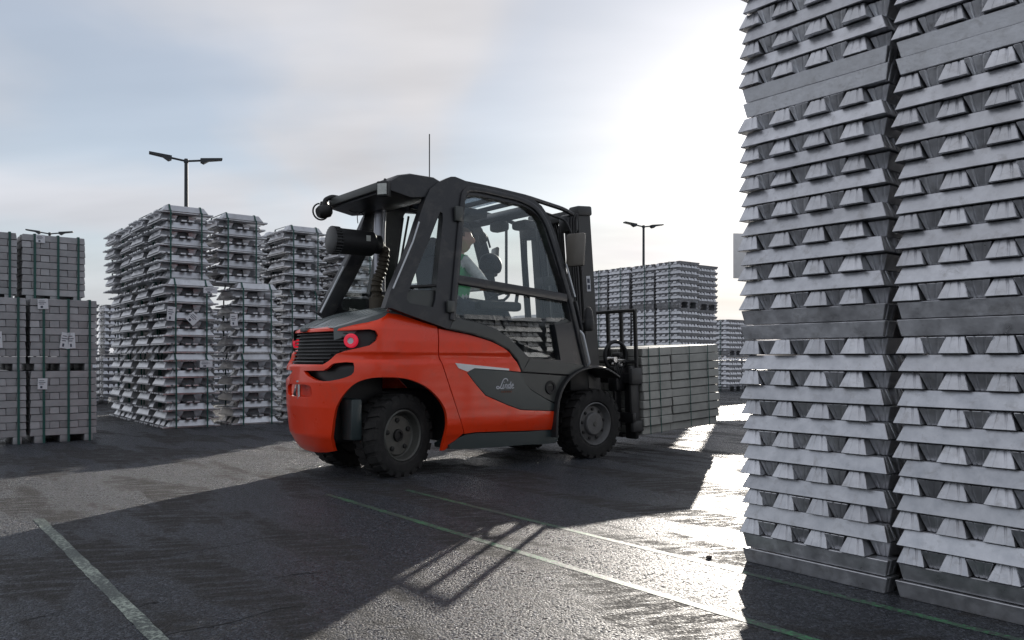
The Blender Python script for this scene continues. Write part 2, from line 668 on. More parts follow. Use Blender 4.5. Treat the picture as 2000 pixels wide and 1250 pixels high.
def panel(name, poly, fmap, m, parent, thick=0.02, d0=0.0, holes=(), step=0.04, mirror=False, smooth=30, gz=True):
    """flat polygon (a, z) with holes, cut on a fine grid, bent onto a surface by fmap(a, z, depth)"""
    loops = [[Vector((a, z, 0)) for a, z in poly]] + [[Vector((a, z, 0)) for a, z in h] for h in holes]
    tri = tessellate_polygon(loops)
    flat = [v for lp in loops for v in lp]
    bm = bmesh.new()
    vs = [bm.verts.new(v) for v in flat]
    for t in tri:
        try:
            bm.faces.new([vs[i] for i in t])
        except ValueError:
            pass
    a0, a1 = min(p.x for p in flat), max(p.x for p in flat)
    z0, z1 = min(p.y for p in flat), max(p.y for p in flat)
    if step:
        k = math.ceil((a0 + 1e-4) / step)
        while k * step < a1 - 1e-4:
            bmesh.ops.bisect_plane(bm, geom=bm.verts[:] + bm.edges[:] + bm.faces[:], dist=1e-6,
                                   plane_co=(k * step, 0, 0), plane_no=(1, 0, 0))
            k += 1
        if gz:
            k = math.ceil((z0 + 1e-4) / step)
            while k * step < z1 - 1e-4:
                bmesh.ops.bisect_plane(bm, geom=bm.verts[:] + bm.edges[:] + bm.faces[:], dist=1e-6,
                                       plane_co=(0, k * step, 0), plane_no=(0, 1, 0))
                k += 1
    bmesh.ops.remove_doubles(bm, verts=bm.verts[:], dist=1e-5)
    bm.verts.ensure_lookup_table()
    bm.faces.ensure_lookup_table()
    bm.verts.index_update()
    base = [(v.co.x, v.co.y) for v in bm.verts]
    faces = [[v.index for v in f.verts] for f in bm.faces]
    bnd = []
    for e in bm.edges:
        if len(e.link_faces) == 1:
            bnd.append((e.verts[0].index, e.verts[1].index))
    bm.free()
    sg = -1 if mirror else 1
    V = []
    for d in (d0, d0 + thick):
        for a, z in base:
            p = fmap(a, z, d)
            V.append((p[0], p[1] * sg, p[2]))
    n = len(base)
    Fs = [f for f in faces] + [[i + n for i in f[::-1]] for f in faces]
    Fs += [[a, b, b + n, a + n] for a, b in bnd]
    me = bpy.data.meshes.new(name)
    me.from_pydata(V, [], Fs)
    b2 = bmesh.new()
    b2.from_mesh(me)
    bmesh.ops.recalc_face_normals(b2, faces=b2.faces[:])
    b2.to_mesh(me)
    b2.free()
    return link(name, me, m, parent, smooth)


def smooth_poly(pts, n=4, closed=True):
    """Catmull-Rom through the points"""
    out = []
    k = len(pts)
    rng_ = range(k if closed else k - 1)
    for i in rng_:
        p0 = pts[(i - 1) % k] if closed or i > 0 else pts[i]
        p1 = pts[i]
        p2 = pts[(i + 1) % k]
        p3 = pts[(i + 2) % k] if closed or i + 2 < k else p2
        for j in range(n):
            t = j / n
            out.append(tuple(0.5 * ((2 * p1[c]) + (-p0[c] + p2[c]) * t + (2 * p0[c] - 5 * p1[c] + 4 * p2[c] - p3[c]) * t * t
                                    + (-p0[c] + 3 * p1[c] - 3 * p2[c] + p3[c]) * t ** 3) for c in (0, 1)))
    if not closed:
        out.append(pts[-1])
    return out


# ------------------------------------------------------------------ the yard
YAW = R(38.2)
CRACKS = [
    [(-2.025, 3.938), (-1.740, 4.091), (-1.568, 4.257), (-1.464, 4.351), (-1.371, 4.500), (-1.170, 4.605)],
    [(-1.277, 2.874), (-1.203, 2.961), (-1.092, 3.017), (-.939, 3.214), (-.830, 3.268)],
    [(-1.509, 3.247), (-1.464, 3.295), (-1.445, 3.309)],
    [(-1.885, 3.029), (-1.822, 3.119), (-1.776, 3.214)],
    [(-1.415, 3.841), (-1.355, 3.879)], [(-1.093, 3.663), (-1.007, 3.732), (-.885, 3.768)],
]


def jit(a):
    return random.uniform(-a, a)


U = Vector((math.cos(YAW), math.sin(YAW), 0))      # along the rows
V_ = Vector((-math.sin(YAW), math.cos(YAW), 0))    # across the rows, away to the left

bm = bmesh.new()
bmesh.ops.create_grid(bm, x_segments=1, y_segments=1, size=900)
g = from_bm('ground', bm, 'asphalt', smooth=0)
g['kind'] = 'structure'

for pts in CRACKS:                        # long cracks in the surface
    bm = bmesh.new()
    P = []
    for (xa, ya), (xb, yb) in zip(pts, pts[1:]):
        for i in range(8):
            P.append((xa + (xb - xa) * i / 8 + jit(.006), ya + (yb - ya) * i / 8 + jit(.010)))
    P.append(pts[-1])
    prev = None
    for i, (x, y) in enumerate(P):
        w = .0075 * math.sin(PI * (i + .3) / len(P)) ** .5 * random.uniform(.4, 1.2)
        cur = (bm.verts.new((x, y - w, .0012)), bm.verts.new((x + jit(.003), y + w, .0012)))
        if prev:
            bm.faces.new((prev[0], cur[0], cur[1], prev[1]))
        prev = cur
    from_bm('crack', bm, 'crackm', g, smooth=0)

for (x0, y0), (x1, y1), w, lab in [
    ((-2.95, 5.02), (-0.3, 1.65), 0.060, 'pale worn green painted line at the lower left of the yard'),
    ((-1.36, 5.93), (1.55, 2.25), 0.048, 'worn green painted line crossing in front of the fork truck into the sunlight'),
    ((-.80, 6.12), (2.45, 2.05), 0.042, 'green painted line running along the foot of the two tall near piles'),
]:
    a, b_ = Vector((x0, y0, 0)), Vector((x1, y1, 0))
    d = (b_ - a).normalized()
    s = Vector((-d.y, d.x, 0)) * (w / 2)
    bm = bmesh.new()
    k = 60
    prev = None
    for i in range(k + 1):
        p = a.lerp(b_, i / k)
        j1, j2 = 1 + random.uniform(-.10, .10), 1 + random.uniform(-.10, .10)
        cur = (bm.verts.new(p + s * j1 + Vector((0, 0, .0015))), bm.verts.new(p - s * j2 + Vector((0, 0, .0015))))
        if prev:
            bm.faces.new((prev[0], prev[1], cur[1], cur[0]))
        prev = cur
    tag(from_bm('painted_line', bm, 'litpaint' if 'pale' in lab else 'paint', smooth=0), lab, 'painted line', 'green lines painted on the yard')


# ------------------------------------------------------------------ ingots
def ingot_mesh(name, L, wb, wt, h, end=0.042, groove=True, bev=0.0025, mat_='alu'):
    """cast ingot lying along X, wide face down, ends sloping in; z from 0 to h"""
    fr = [-.5, -.26, -.2, -.14, .16, .21, .26, .5] if groove else [-.5, .5]
    dp = [0, 0, .008, 0, 0, .005, 0, 0] if groove else [0, 0]
    bm = bmesh.new()

    def end_ring(sgn):
        lo, hi = [], []
        for f_, d in zip(fr, dp):
            lo.append(bm.verts.new((sgn * (L / 2 - d * .6), f_ * wb, 0)))
            hi.append(bm.verts.new((sgn * (L / 2 - end - d), f_ * wt, h)))
        return lo, hi
    l0, h0 = end_ring(-1)
    l1, h1 = end_ring(1)
    for lo, hi in ((l0, h0), (l1, h1)):
        for i in range(len(fr) - 1):
            bm.faces.new((lo[i], lo[i + 1], hi[i + 1], hi[i]))
    bm.faces.new(h0 + h1[::-1])
    bm.faces.new(l0 + l1[::-1])
    bm.faces.new((l0[0], h0[0], h1[0], l1[0]))
    bm.faces.new((l0[-1], h0[-1], h1[-1], l1[-1]))
    bmesh.ops.recalc_face_normals(bm, faces=bm.faces[:])
    if bev:
        es = [e for e in bm.edges if len(e.link_faces) == 2 and e.calc_face_angle(0) > R(38)]
        bmesh.ops.bevel(bm, geom=es, offset=bev, segments=1, affect='EDGES', profile=0.5)
    me = bpy.data.meshes.new(name)
    bm.to_mesh(me)
    bm.free()
    me.materials.append(M[mat_])
    return me


def put(me, name, parent, loc, rot=(0, 0, 0)):
    o = bpy.data.objects.new(name, me)
    o.location = loc
    o.rotation_euler = rot
    o.parent = parent
    COL.objects.link(o)
    return o


IL, IH = 0.73, 0.0692
ME_ING = [ingot_mesh('ingot_small', IL, 0.107, 0.064, IH, end=.027),
          ingot_mesh('ingot_small_b', IL - .006, 0.105, 0.066, IH, end=.024),
          ingot_mesh('ingot_small_c', IL + .004, 0.108, 0.062, IH, end=.030)]
ME_UP = [ingot_mesh('ingot_upright', IL, 0.118, 0.070, IH, end=.028), ingot_mesh('ingot_upright_b', IL - .004, 0.115, 0.072, IH, end=.024)]
ME_TURN = [ingot_mesh('ingot_turned', IL, 0.100, 0.048, IH, end=.022), ingot_mesh('ingot_turned_b', IL - .006, 0.097, 0.050, IH, end=.026)]
ME_RUN = ingot_mesh('ingot_runner', IL, 0.110, 0.088, IH, end=.016)
LAY = 0.0728


def jit(a):
    return random.uniform(-a, a)


def small_bundle(loc, z0, label, group, rot=YAW, nlay=15, feet=2, mirror_start=False):
    """criss-cross bundle of small cast ingots; local x goes into the pile, y along the visible face"""
    e = empty('ingot_bundle', (loc[0], loc[1], z0), rot)
    tag(e, label, 'ingot bundle', group)
    z = 0.0
    for k in range(nlay):
        if k < feet:       # runners: wide side up
            for xc in (.06, .365, .67):
                put(ME_RUN, 'ingot', e, (xc + jit(.004), IL / 2 + jit(.006), z + IH), (PI, 0, R(90 + jit(.4))))
        elif (k - feet) % 2 == 0:   # ends towards the yard
            y = IL - .052
            i = 0
            off = jit(.008)
            while y > .045:
                up = (i % 2 == 0)
                yy = y + off + jit(.003)
                if up:
                    put(random.choice(ME_UP), 'ingot', e, (IL / 2 - .010 + jit(.006), yy, z), (0, 0, R(jit(.6))))
                else:
                    put(random.choice(ME_TURN), 'ingot', e, (IL / 2 + (.004 if i < 6 else .05) + jit(.007), yy, z + IH - .002), (PI, 0, R(jit(.7))))
                y -= .0885
                i += 1
        else:                       # lengthwise
            x = .054
            off = jit(.009)
            while x < IL:
                put(random.choice(ME_ING), 'ingot', e, (x - .002 + jit(.004), IL / 2 + off + jit(.004), z), (0, 0, R(90 + jit(.4))))
                x += .113
        z += LAY
    return e, z


G0 = Vector((1.585, 3.412, 0))
H0 = G0 - V_ * (IL + .035)
TIER_G = 15 * LAY
names_g = ['lowest', 'middle', 'topmost']
for pi, (o0, nm) in enumerate(((G0, 'left'), (H0, 'right'))):
    for t in range(3):
        p = o0 + U * jit(.008) + V_ * jit(.006)
        small_bundle(p, t * TIER_G, f'{names_g[t]} silver ingot bundle in the {nm} one of the two tall near piles',
                     'ingot bundles in the tall near piles', YAW + R(jit(.3)))

# flat faced bundles (pile at the far left, load on the forks)
ME_FLAT = [ingot_mesh('ingot_flat', .71, .1005, .096, .0805, end=.006, groove=False, bev=.003, mat_='aluflat'),
           ingot_mesh('ingot_flat_b', .708, .1000, .095, .0795, end=.008, groove=False, bev=.003, mat_='aluflat')]


def label_plate(parent, x, y, z, w, h, rot, normal='-y'):
    bm = bmesh.new()
    add_box(bm, (0, 0, 0), (w, .003, h))
    o = from_bm('label_tag', bm, 'white', parent, smooth=0)
    o.location = (x, y, z)
    o.rotation_euler = (0, rot, 0) if normal == '-y' else (0, rot, R(-90))
    for i, (ww, zz) in enumerate(((.5, .28), (.7, .12), (.45, -.02))):
        box('print', (-(1 - ww) * w * .2, -.0025, zz * h), (w * ww, .0015, h * .05), 'print', o)
    box('print', (-.12 * w, -.0025, -.3 * h), (w * .22, .0015, h * .2), 'print', o)


def flat_bundle(loc, z0, label, group, nlay=9, foot=.085, straps=(.14, .40, .63), tags=()):
    e = empty('flat_ingot_bundle', (loc[0], loc[1], z0), YAW + R(jit(.5)))
    tag(e, label, 'ingot bundle', group)
    W = .71
    for xf in (.09, .355, .62):
        box('foot', (xf, W / 2, foot / 2), (.09, W - .02, foot), 'aluflat', e, bev=.004)
    z = foot
    for k in range(nlay):
        n = 7
        for i in range(n):
            c = (i + .5) * W / n
            inv = i % 2 == 1
            me = random.choice(ME_FLAT)
            zz = z + (.0803 if inv else 0)
            if k % 2 == 0:
                put(me, 'ingot', e, (W / 2 + jit(.003), c + jit(.002), zz), (PI if inv else 0, 0, 0))
            else:
                put(me, 'ingot', e, (c, W / 2 + jit(.004), zz), (PI if inv else 0, 0, R(90)))
        z += .0855
    top = z
    for xs in straps:
        bm = bmesh.new()
        pth = [(xs, -.010, .0), (xs, -.010, top + .004), (xs, W + .01, top + .004), (xs, W + .01, 0)]
        add_sweep(bm, pth, [(.013, .0015), (-.013, .0015), (-.013, -.0015), (.013, -.0015)], up=Vector((1, 0, 0)))
        from_bm('strap', bm, 'strap', e, smooth=0)
    for (x, z_, w, h, r) in tags:
        label_plate(e, x, -.016, z_, w, h, R(r))
    return e, top


A0 = Vector((-5.09, 9.9, 0)) - U * .71
TA = .085 + 9 * .0855
acols = [('right', 0.0), ('left', -.755)]
for nm, du in acols:
    for row, ntier in ((0, 2), (1, 3)):
        for t in range(ntier):
            if row == 1 and t < 1 and nm == 'left':
                continue
            p = A0 + U * (du + jit(.006)) + V_ * (row * .76 + jit(.008))
            tg = ()
            if row == 0 and t == 0:
                tg = ((.125, .70, .10, .13, 2),)
            elif row == 0 and t == 1:
                tg = ((.13, .79, .11, .12, -2), (.36, .36, .09, .19, 8), (.43, .36, .08, .19, -3))
            elif t == 2:
                tg = ((.2, .80, .10, .10, 0),)
            where = ['front row', 'rear row'][row]
            lev = ['bottom', 'second', 'top'][t]
            small = f'{lev} flat-faced grey ingot bundle, {where}, {nm} column of the far left pile'
            flat_bundle(p, t * TA, small, 'flat-faced ingot bundles at the far left', tags=tg)

# large flanged ingots
ME_BIG = []


def big_ingot_mesh(short=False):
    bm = bmesh.new()
    L, h = .80, .092
    for s in (-1, 1):
        add_box(bm, (0, s * .052, .012), (L, .072, .023), bev=.004)
    for (a, b_, w0, w1) in (((.65, .53, .215, .13) if not short else (.42, .30, .215, .13)),):
        v = [bm.verts.new((x * l_ / 2, y * w_ / 2, z)) for (l_, w_, z) in ((a, w0, .020), (b_, w1, .020 + h)) for x, y in ((-1, -1), (1, -1), (1, 1), (-1, 1))]
        fs = [(0, 1, 2, 3), (4, 5, 6, 7), (0, 1, 5, 4), (1, 2, 6, 5), (2, 3, 7, 6), (3, 0, 4, 7)]
        nf = [bm.faces.new([v[i] for i in f_]) for f_ in fs]
        es = list({e for f_ in nf for e in f_.edges})
        bmesh.ops.bevel(bm, geom=es, offset=.006, segments=1, affect='EDGES')
    bmesh.ops.recalc_face_normals(bm, faces=bm.faces[:])
    me = bpy.data.meshes.new('large_ingot')
    bm.to_mesh(me)
    bm.free()
    me.materials.append(M['alularge'])
    return me


ME_BIG = big_ingot_mesh()
ME_BIGS = big_ingot_mesh(True)


def big_core_mesh():
    bm = bmesh.new()
    v = [bm.verts.new((x * l_ / 2, y * w_ / 2, z)) for (l_, w_, z) in ((.36, .125, .0), (.30, .06, .11)) for x, y in ((-1, -1), (1, -1), (1, 1), (-1, 1))]
    for f_ in ((0, 1, 2, 3), (4, 5, 6, 7), (0, 1, 5, 4), (1, 2, 6, 5), (2, 3, 7, 6), (3, 0, 4, 7)):
        bm.faces.new([v[i] for i in f_])
    bmesh.ops.recalc_face_normals(bm, faces=bm.faces[:])
    me = bpy.data.meshes.new('large_ingot_turned')
    bm.to_mesh(me)
    bm.free()
    me.materials.append(M['alularge'])
    return me


ME_BIGI = big_core_mesh()
BIGLAY = .1195
TB = 9 * BIGLAY


def big_bundle(loc, z0, label, group, first=0, straps=True, tags=(), rot=0.0, nl=9):
    e = empty('large_ingot_bundle', (loc[0], loc[1], z0), YAW + rot)
    tag(e, label, 'ingot bundle', group)
    W = .80
    z = .0
    for k in range(nl):
        foot = (k == 0)
        for i in range(3):
            c = .13 + i * .27
            ax = (k + first) % 2
            l_ = ((W / 2 + jit(.012), c + jit(.01), z), (0, 0, R(jit(1.2)))) if ax == 0 else ((c + jit(.01), W / 2 + jit(.012), z), (0, 0, R(90 + jit(1.2))))
            put(ME_BIG if (i == 0 or foot) else ME_BIGS, 'ingot', e, *l_)
        if not foot:          # wide side up between them, pushed back from the face
            for i in range(2):
                c = .265 + i * .27
                l_ = ((W / 2 + jit(.01), c, z + .112), (PI, 0, 0)) if ax == 0 else ((c, W / 2 + jit(.01), z + .112), (PI, 0, R(90)))
                put(ME_BIGI, 'ingot', e, *l_)
        z += BIGLAY
    if straps:
        for xs in (.165, .60):
            bm = bmesh.new()
            pth = [(xs, -.016, .0), (xs, -.016, z - .090), (xs, .012, z - .086), (xs, .062, z + .002), (xs, W - .062, z + .002), (xs, W - .012, z - .086), (xs, W + .016, z - .090), (xs, W + .016, 0)]
            add_sweep(bm, pth, [(.011, .0015), (-.011, .0015), (-.011, -.0015), (.011, -.0015)], up=Vector((1, 0, 0)))
            from_bm('strap', bm, 'strap', e, smooth=0)
    for (x, z_, w, h, r) in tags:
        label_plate(e, x, -.022, z_, w, h, R(r))
    return e


B0 = Vector((-4.94, 11.4, 0))
lev = ['bottom', 'middle', 'top']
depth = ['front', 'second', 'third', 'rearmost']
for d in range(4):
    for t in range(3):
        if t == 2:
            p = B0 + V_ * (d * .93 + .12 + jit(.02)) - U * (.02 + jit(.02))
        else:
            p = B0 + V_ * (d * .92 + jit(.02)) + U * jit(.02)
        tg = ()
        if d == 0 and t == 1:
            tg = ((.10, .56, .11, .20, 4), (.40, .50, .15, .15, 45), (.65, .92, .20, .09, 0))
        if d == 0 and t == 0:
            tg = ((.58, .92, .18, .10, 0),)
        big_bundle(p, t * TB, f'{lev[t]} flanged ingot bundle, {depth[d]} of four in the strapped pile left of truck', 'flanged ingot bundles', tags=tg, rot=R(jit(1.2)))
for t in range(3):
    p = B0 + U * .99 + V_ * (.02 if t < 2 else .28) - U * (.14 if t == 2 else 0)
    big_bundle(p, t * TB, f'{lev[t]} flanged ingot bundle of the column directly left of the truck tail', 'flanged ingot bundles',
               tags=((.02, .50, .11, .18, -2),) if t == 1 else (), rot=R(jit(1.2)))
D0 = Vector((-3.78, 13.3, 0))
for i in range(2):
    for d in range(2):
        for t in range(3):
            if t == 0 and d == 1:
                continue
            p = D0 + U * (i * 1.0 + jit(.02)) + V_ * (d * .9 + jit(.03))
            big_bundle(p, t * TB, f'{lev[t]} flanged ingot bundle, {["left", "right"][i]} column, {["front", "back"][d]} row, pile behind the truck cab',
                       'flanged ingot bundles', first=t % 2, straps=(d == 0), rot=R(jit(1.5)))

for i in (2, 3):
    for t in range(2):
        p = D0 + U * (i * 1.0 + jit(.02)) + V_ * jit(.03)
        big_bundle(p, t * 10 * BIGLAY, f'{["lower", "upper"][t]} flanged ingot bundle in the {["left", "right"][i - 2]} one of two low stacks behind the cab',
                   'flanged ingot bundles', first=t % 2, rot=R(jit(1.5)), nl=10)

# far piles of small ingots: pieces too small to pick apart, joined per bundle
def far_bundle_mesh(nlay):
    bm = bmesh.new()

    def ing(cx, cy, z, along, inv):
        L, wb, wt, h, en = IL, .112, .066, IH, .034
        if inv:
            lo, hi = (L - 2 * en, wt), (L, wb)
        else:
            lo, hi = (L, wb), (L - 2 * en, wt)
        v = []
        for (l_, w_), zz in ((lo, z), (hi, z + h)):
            for x, y in ((-1, -1), (1, -1), (1, 1), (-1, 1)):
                a, b_ = x * l_ / 2, y * w_ / 2
                v.append(bm.verts.new((cx + a, cy + b_, zz) if along == 0 else (cx + b_, cy + a, zz)))
        for f_ in ((3, 2, 1, 0), (4, 5, 6, 7), (0, 1, 5, 4), (1, 2, 6, 5), (2, 3, 7, 6), (3, 0, 4, 7)):
            bm.faces.new([v[i] for i in f_])
    z = 0
    for k in range(nlay):
        if k < 2:
            for xc in (.06, .365, .67):
                ing(xc, IL / 2, z, 1, True)
        elif k % 2 == 0:
            y = IL - .052
            i = 0
            while y > .03:
                ing(IL / 2 + (.006 if i % 2 == 0 else .016) + jit(.006), y + jit(.004), z, 0, i % 2 == 1)
                y -= .0885
                i += 1
        else:
            x = .054
            while x < IL:
                ing(x, IL / 2 + jit(.008), z, 1, False)
                x += .113
        z += LAY
    me = bpy.data.meshes.new('far_ingots')
    bm.to_mesh(me)
    bm.free()
    me.materials.append(M['alu'])
    return me


ME_FAR = far_bundle_mesh(15)
ME_FAR12 = far_bundle_mesh(12)


def far_bundle(p, z0, label, group, me=None, strap=True, n=15):
    e = empty('far_ingot_bundle', (p[0], p[1], z0), YAW + R(jit(1.0)))
    tag(e, label, 'ingot bundle', group)
    o = put(me or ME_FAR, 'ingots', e, (0, 0, 0))
    o['kind'] = 'stuff'
    if strap:
        zt = n * LAY
        bm = bmesh.new()
        add_sweep(bm, [(-.012, .3, 0), (-.012, .3, zt + .004), (IL + .01, .3, zt + .004), (IL + .01, .3, 0)],
                  [(.013, .0015), (-.013, .0015), (-.013, -.0015), (.013, -.0015)], up=Vector((0, 1, 0)))
        from_bm('strap', bm, 'strap', e, smooth=0)
    return e


E0 = Vector((3.9, 18.75, 0))
cn = ['first', 'second', 'third', 'fourth']
for d in range(4):
    for t in range(3):
        p = E0 + V_ * (d * .79 + jit(.02)) + U * jit(.02)
        far_bundle(p, t * TIER_G, f'{lev[t]} hazy ingot bundle, {cn[d]} stack from the corner of the pile beyond the forks', 'hazy ingot bundles beyond the forks')
for t in range(3):
    p = E0 + U * 1.0 + V_ * .25
    far_bundle(p, t * TIER_G, f'{lev[t]} hazy ingot bundle, set-back right end stack of the pile beyond the forks', 'hazy ingot bundles beyond the forks')
for i, (du, dv) in enumerate(((0, 0), (.85, .1))):
    for t in range(2):
        p = Vector((6.55, 24.4, 0)) + U * du + V_ * dv
        far_bundle(p, t * TIER_G, f'{lev[t]} distant ingot bundle, {["left", "right"][i]} stack at the left edge of the tall near pile', 'distant ingot bundles')
for d in range(2):
    for t in range(2):
        p = Vector((.42, 13.6, 0)) + V_ * (d * .78 + jit(.02)) + U * jit(.02)
        far_bundle(p, t * 12 * LAY, f'{["lower", "upper"][t]} ingot bundle, {cn[d]} stack of the low pile seen through the cab door',
                   'ingot bundles seen through the cab', ME_FAR12, n=12)

for k in range(3, 8):        # the near row goes on behind the tall pile; mirrored in the cab door
    for t in range(2):
        p = G0 + U * (k * .775 + jit(.02)) + V_ * jit(.02)
        far_bundle(p, t * TIER_G, 'sunlit ingot bundle of the hidden row, seen mirrored in the cab door glass', 'ingot bundles mirrored in the cab glass')
back = {0: 'just right of the far left flat-faced pile', 1: 'in the gap between flat-faced and flanged piles',
        3: 'glimpsed through the bars of the strapped flanged pile', 4: 'in the dark gap between the strapped pile and the next column',
        5: 'barely showing behind the column at the truck tail, left one', 6: 'barely showing behind the column at the truck tail, right one'}
for k, where in back.items():           # back row added to block horizon glare between the left piles
    for t in range(2):
        p = Vector((-9.6, 17.2, 0)) + U * (k * .80 + jit(.02)) + V_ * jit(.06)
        far_bundle(p, t * TIER_G, f'{["lower", "upper"][t]} added back-row ingot bundle {where}', 'added ingot bundles of the back row')

# ------------------------------------------------------------------ street lamps, board
def lamp(loc, h, label, rz, arm=1.15):
    e = empty('street_lamp', (loc[0], loc[1], 0), rz)
    tag(e, label, 'street lamp', 'twin-arm yard lamps')
    lathe('pole', [(.11, 0), (.11, .5), (.085, .6), (.06, h)], 'lamp', e, n=14, axis='Z')
    lathe('collar', [(.075, h - .06), (.085, h), (.06, h + .08)], 'lamp', e, n=14, axis='Z')
    for s in (-1, 1):
        tl = R(8)
        tube('arm', [(0, 0, h), (s * arm * .5 * math.cos(tl), 0, h + arm * .5 * math.sin(tl))], .035, 'lamp', e)
        x0, x1 = arm * .40, arm * 1.02
        bm = bmesh.new()
        prof = [(x0, .06), (x1, .035), (x1, -.02), (x0 + .28, -.03), (x0 + .10, -.12), (x0, -.06)]
        fr = [bm.verts.new((s * (a * math.cos(tl) - b_ * math.sin(tl) * .5), -.13, h + a * math.sin(tl) + b_)) for a, b_ in prof]
        bk = [bm.verts.new((v.co.x, .13, v.co.z)) for v in fr]
        bm.faces.new(fr)
        bm.faces.new(bk[::-1])
        for i in range(len(prof)):
            bm.faces.new((fr[i], fr[(i + 1) % len(prof)], bk[(i + 1) % len(prof)], bk[i]))
        from_bm('lamp_head', bm, 'lamp', e, smooth=0)


lamp((-11.15, 27.6), 7.75, 'dark twin-arm lamp post rising behind the flanged ingot pile', R(24))
lamp((-25.8, 45), 7.95, 'small twin-arm lamp post above the far left flat-faced pile', R(20))
lamp((6.95, 42.6), 7.95, 'thin twin-arm lamp post above the hazy pile beyond the forks', R(22))
e = empty('notice_board', (7.2, 25.2, 0), R(10))
tag(e, 'pale upright board half hidden by the left edge of the tall near pile', 'board')
tube('post', [(.45, 0.05, 0), (.45, 0.05, 4.9)], .05, 'lamp', e)
box('panel', (.35, 0, 4.2), (1.3, .05, 1.4), 'sign', e, bev=.01)
bm = bmesh.new()
bmesh.ops.create_icosphere(bm, subdivisions=2, radius=.011)
for v in bm.verts:
    v.co = Vector((v.co.x * 1.4, v.co.y, v.co.z * .8)) * (1 + jit(.18))
st = from_bm('stone', bm, 'stone')
st.location = (0.985, 4.03, .007)
tag(st, 'small dark stone lying alone on the sunlit asphalt', 'stone')

# ------------------------------------------------------------------ fork truck
O = Vector((-1.2787, 7.2224, 0))
T = empty('fork_truck', O, YAW)
tag(T, 'red and dark grey counterbalance fork truck carrying ingots, seen from behind', 'fork truck')


def lerp_t(t, pts):
    if t <= pts[0][0]:
        return pts[0][1]
    for (a, b), (c, d) in zip(pts, pts[1:]):
        if t <= c:
            s = (t - a) / (c - a)
            return b + (d - b) * s
    return pts[-1][1]


WZ = [(.18, .60), (.28, .625), (.34, .65), (.42, .665), (.9, .668), (.965, .666), (.99, .652), (1.03, .655), (1.05, .664), (1.15, .655), (1.25, .635), (1.34, .60), (1.42, .54)]
XR = [(.18, -.53), (.26, -.59), (.36, -.645), (.6, -.675), (.8, -.68), (.93, -.672), (1.0, -.63), (1.1, -.615), (1.2, -.60), (1.245, -.585), (1.27, -.53), (1.30, -.42), (1.42, -.1)]
HN = 2.5
XC = -.12
SC = 0.92      # perimeter coordinate where the corner meets the straight side
_tab = []
for _i in range(401):
    _th = _i / 400 * PI / 2
    _x = -.55 * math.cos(_th) ** (2 / HN)
    _y = .66 * math.sin(_th) ** (2 / HN)
    _tab.append((_th, _x, _y))
_len = [0.0]
for _a, _b in zip(_tab, _tab[1:]):
    _len.append(_len[-1] + math.hypot(_b[1] - _a[1], _b[2] - _a[2]))
_tot = _len[-1]


def theta_of(s):
    t = s / SC * _tot
    lo, hi = 0, 400
    while hi - lo > 1:
        mid = (lo + hi) // 2
        if _len[mid] <= t:
            lo = mid
        else:
            hi = mid
    f = (t - _len[lo]) / max(1e-9, _len[hi] - _len[lo])
    return (_tab[lo][0] + (_tab[hi][0] - _tab[lo][0]) * f)


def hull_pt(s, z):
    w, xr = lerp_t(z, WZ), lerp_t(z, XR)
    a = abs(s)
    if a >= SC:
        return XC + (a - SC), w
    th = theta_of(a)
    return XC + (xr - XC) * math.cos(th) ** (2 / HN), w * math.sin(th) ** (2 / HN)


def hullmap(s, z, d):
    """s: distance round the body from the rear centre (positive towards the near side)"""
    sg = 1 if s >= 0 else -1
    a = abs(s)
    x, y = hull_pt(a, z)
    e_ = .004
    x1, y1 = hull_pt(a + e_, z)
    x0, y0 = hull_pt(max(a - e_, 0), z)
    tx, ty = x1 - x0, y1 - y0
    if a < e_:
        tx, ty = 0, 1
    l_ = math.hypot(tx, ty) or 1
    nx, ny = ty / l_, -tx / l_       # inward normal for the side at +y
    x += nx * d
    y += ny * d
    return (x, -sg * y, z)


def S(x):
    return SC + (x - XC)


def s_of(x, y, z):
    """perimeter coordinate of a near-side point of the body"""
    if x >= XC:
        return S(x)
    w = lerp_t(z, WZ)
    q = min(1, (abs(y) / w)) ** (HN / 2)
    th = math.asin(q)
    k = min(400, int(th / (PI / 2) * 400))
    return _len[k] / _tot * SC * (1 if y <= 0 else -1)


def ys(z):
    return -(.665 if z < 1.25 else .665 - .10 * (z - 1.25) / 1.25)


def cabmap(x, z, d):
    return (x, ys(z) + d, z)


# --- red rear body: one shell round both sides with arch, grille and slot openings
topL = [(0.0, 1.25), (.30, 1.262), (.52, 1.28), (.68, 1.315), (.80, 1.36), (S(-.19), 1.398), (S(-.135), 1.405), (S(.024), 1.352), (S(.314), 1.272)]
seam = [(S(.316), 1.262), (S(.300), 1.06), (S(.305), 1.03), (S(.575), .345)]
low = [(S(.41), .205), (S(.375), .20)]
arch = smooth_poly([(S(.375), .20), (S(.385), .33), (S(.395), .45), (S(.375), .56), (S(.30), .665), (S(.17), .765), (S(-.02), .832), (.78, .845), (.66, .822), (.58, .77), (.50, .67), (.45, .56), (.41, .40), (.38, .24)], 3, False)
low2 = [(.30, .225), (.15, .21), (0, .205)]
half = topL + seam + low + arch[1:] + low2
left = [(-a, z) for a, z in reversed(half) if a > 1e-6]
outer = half + left
grille = [(.33, .95), (.37, .975), (.43, 1.035), (.50, 1.06), (.62, 1.086), (.70, 1.106), (.755, 1.145), (.775, 1.19), (.75, 1.225), (.70, 1.236), (.5, 1.226), (.2, 1.221)]
grille_full = grille + [(-a, z) for a, z in reversed(grille)]
slot = [(.10, .895), (.35, .90), (.415, .95), (.46, .963), (.585, .965), (.60, .89), (.55, .85), (.42, .818), (.27, .822)]
slotR = smooth_poly(slot, 2)
slotL = [(-a, z) for a, z in reversed(slotR)]
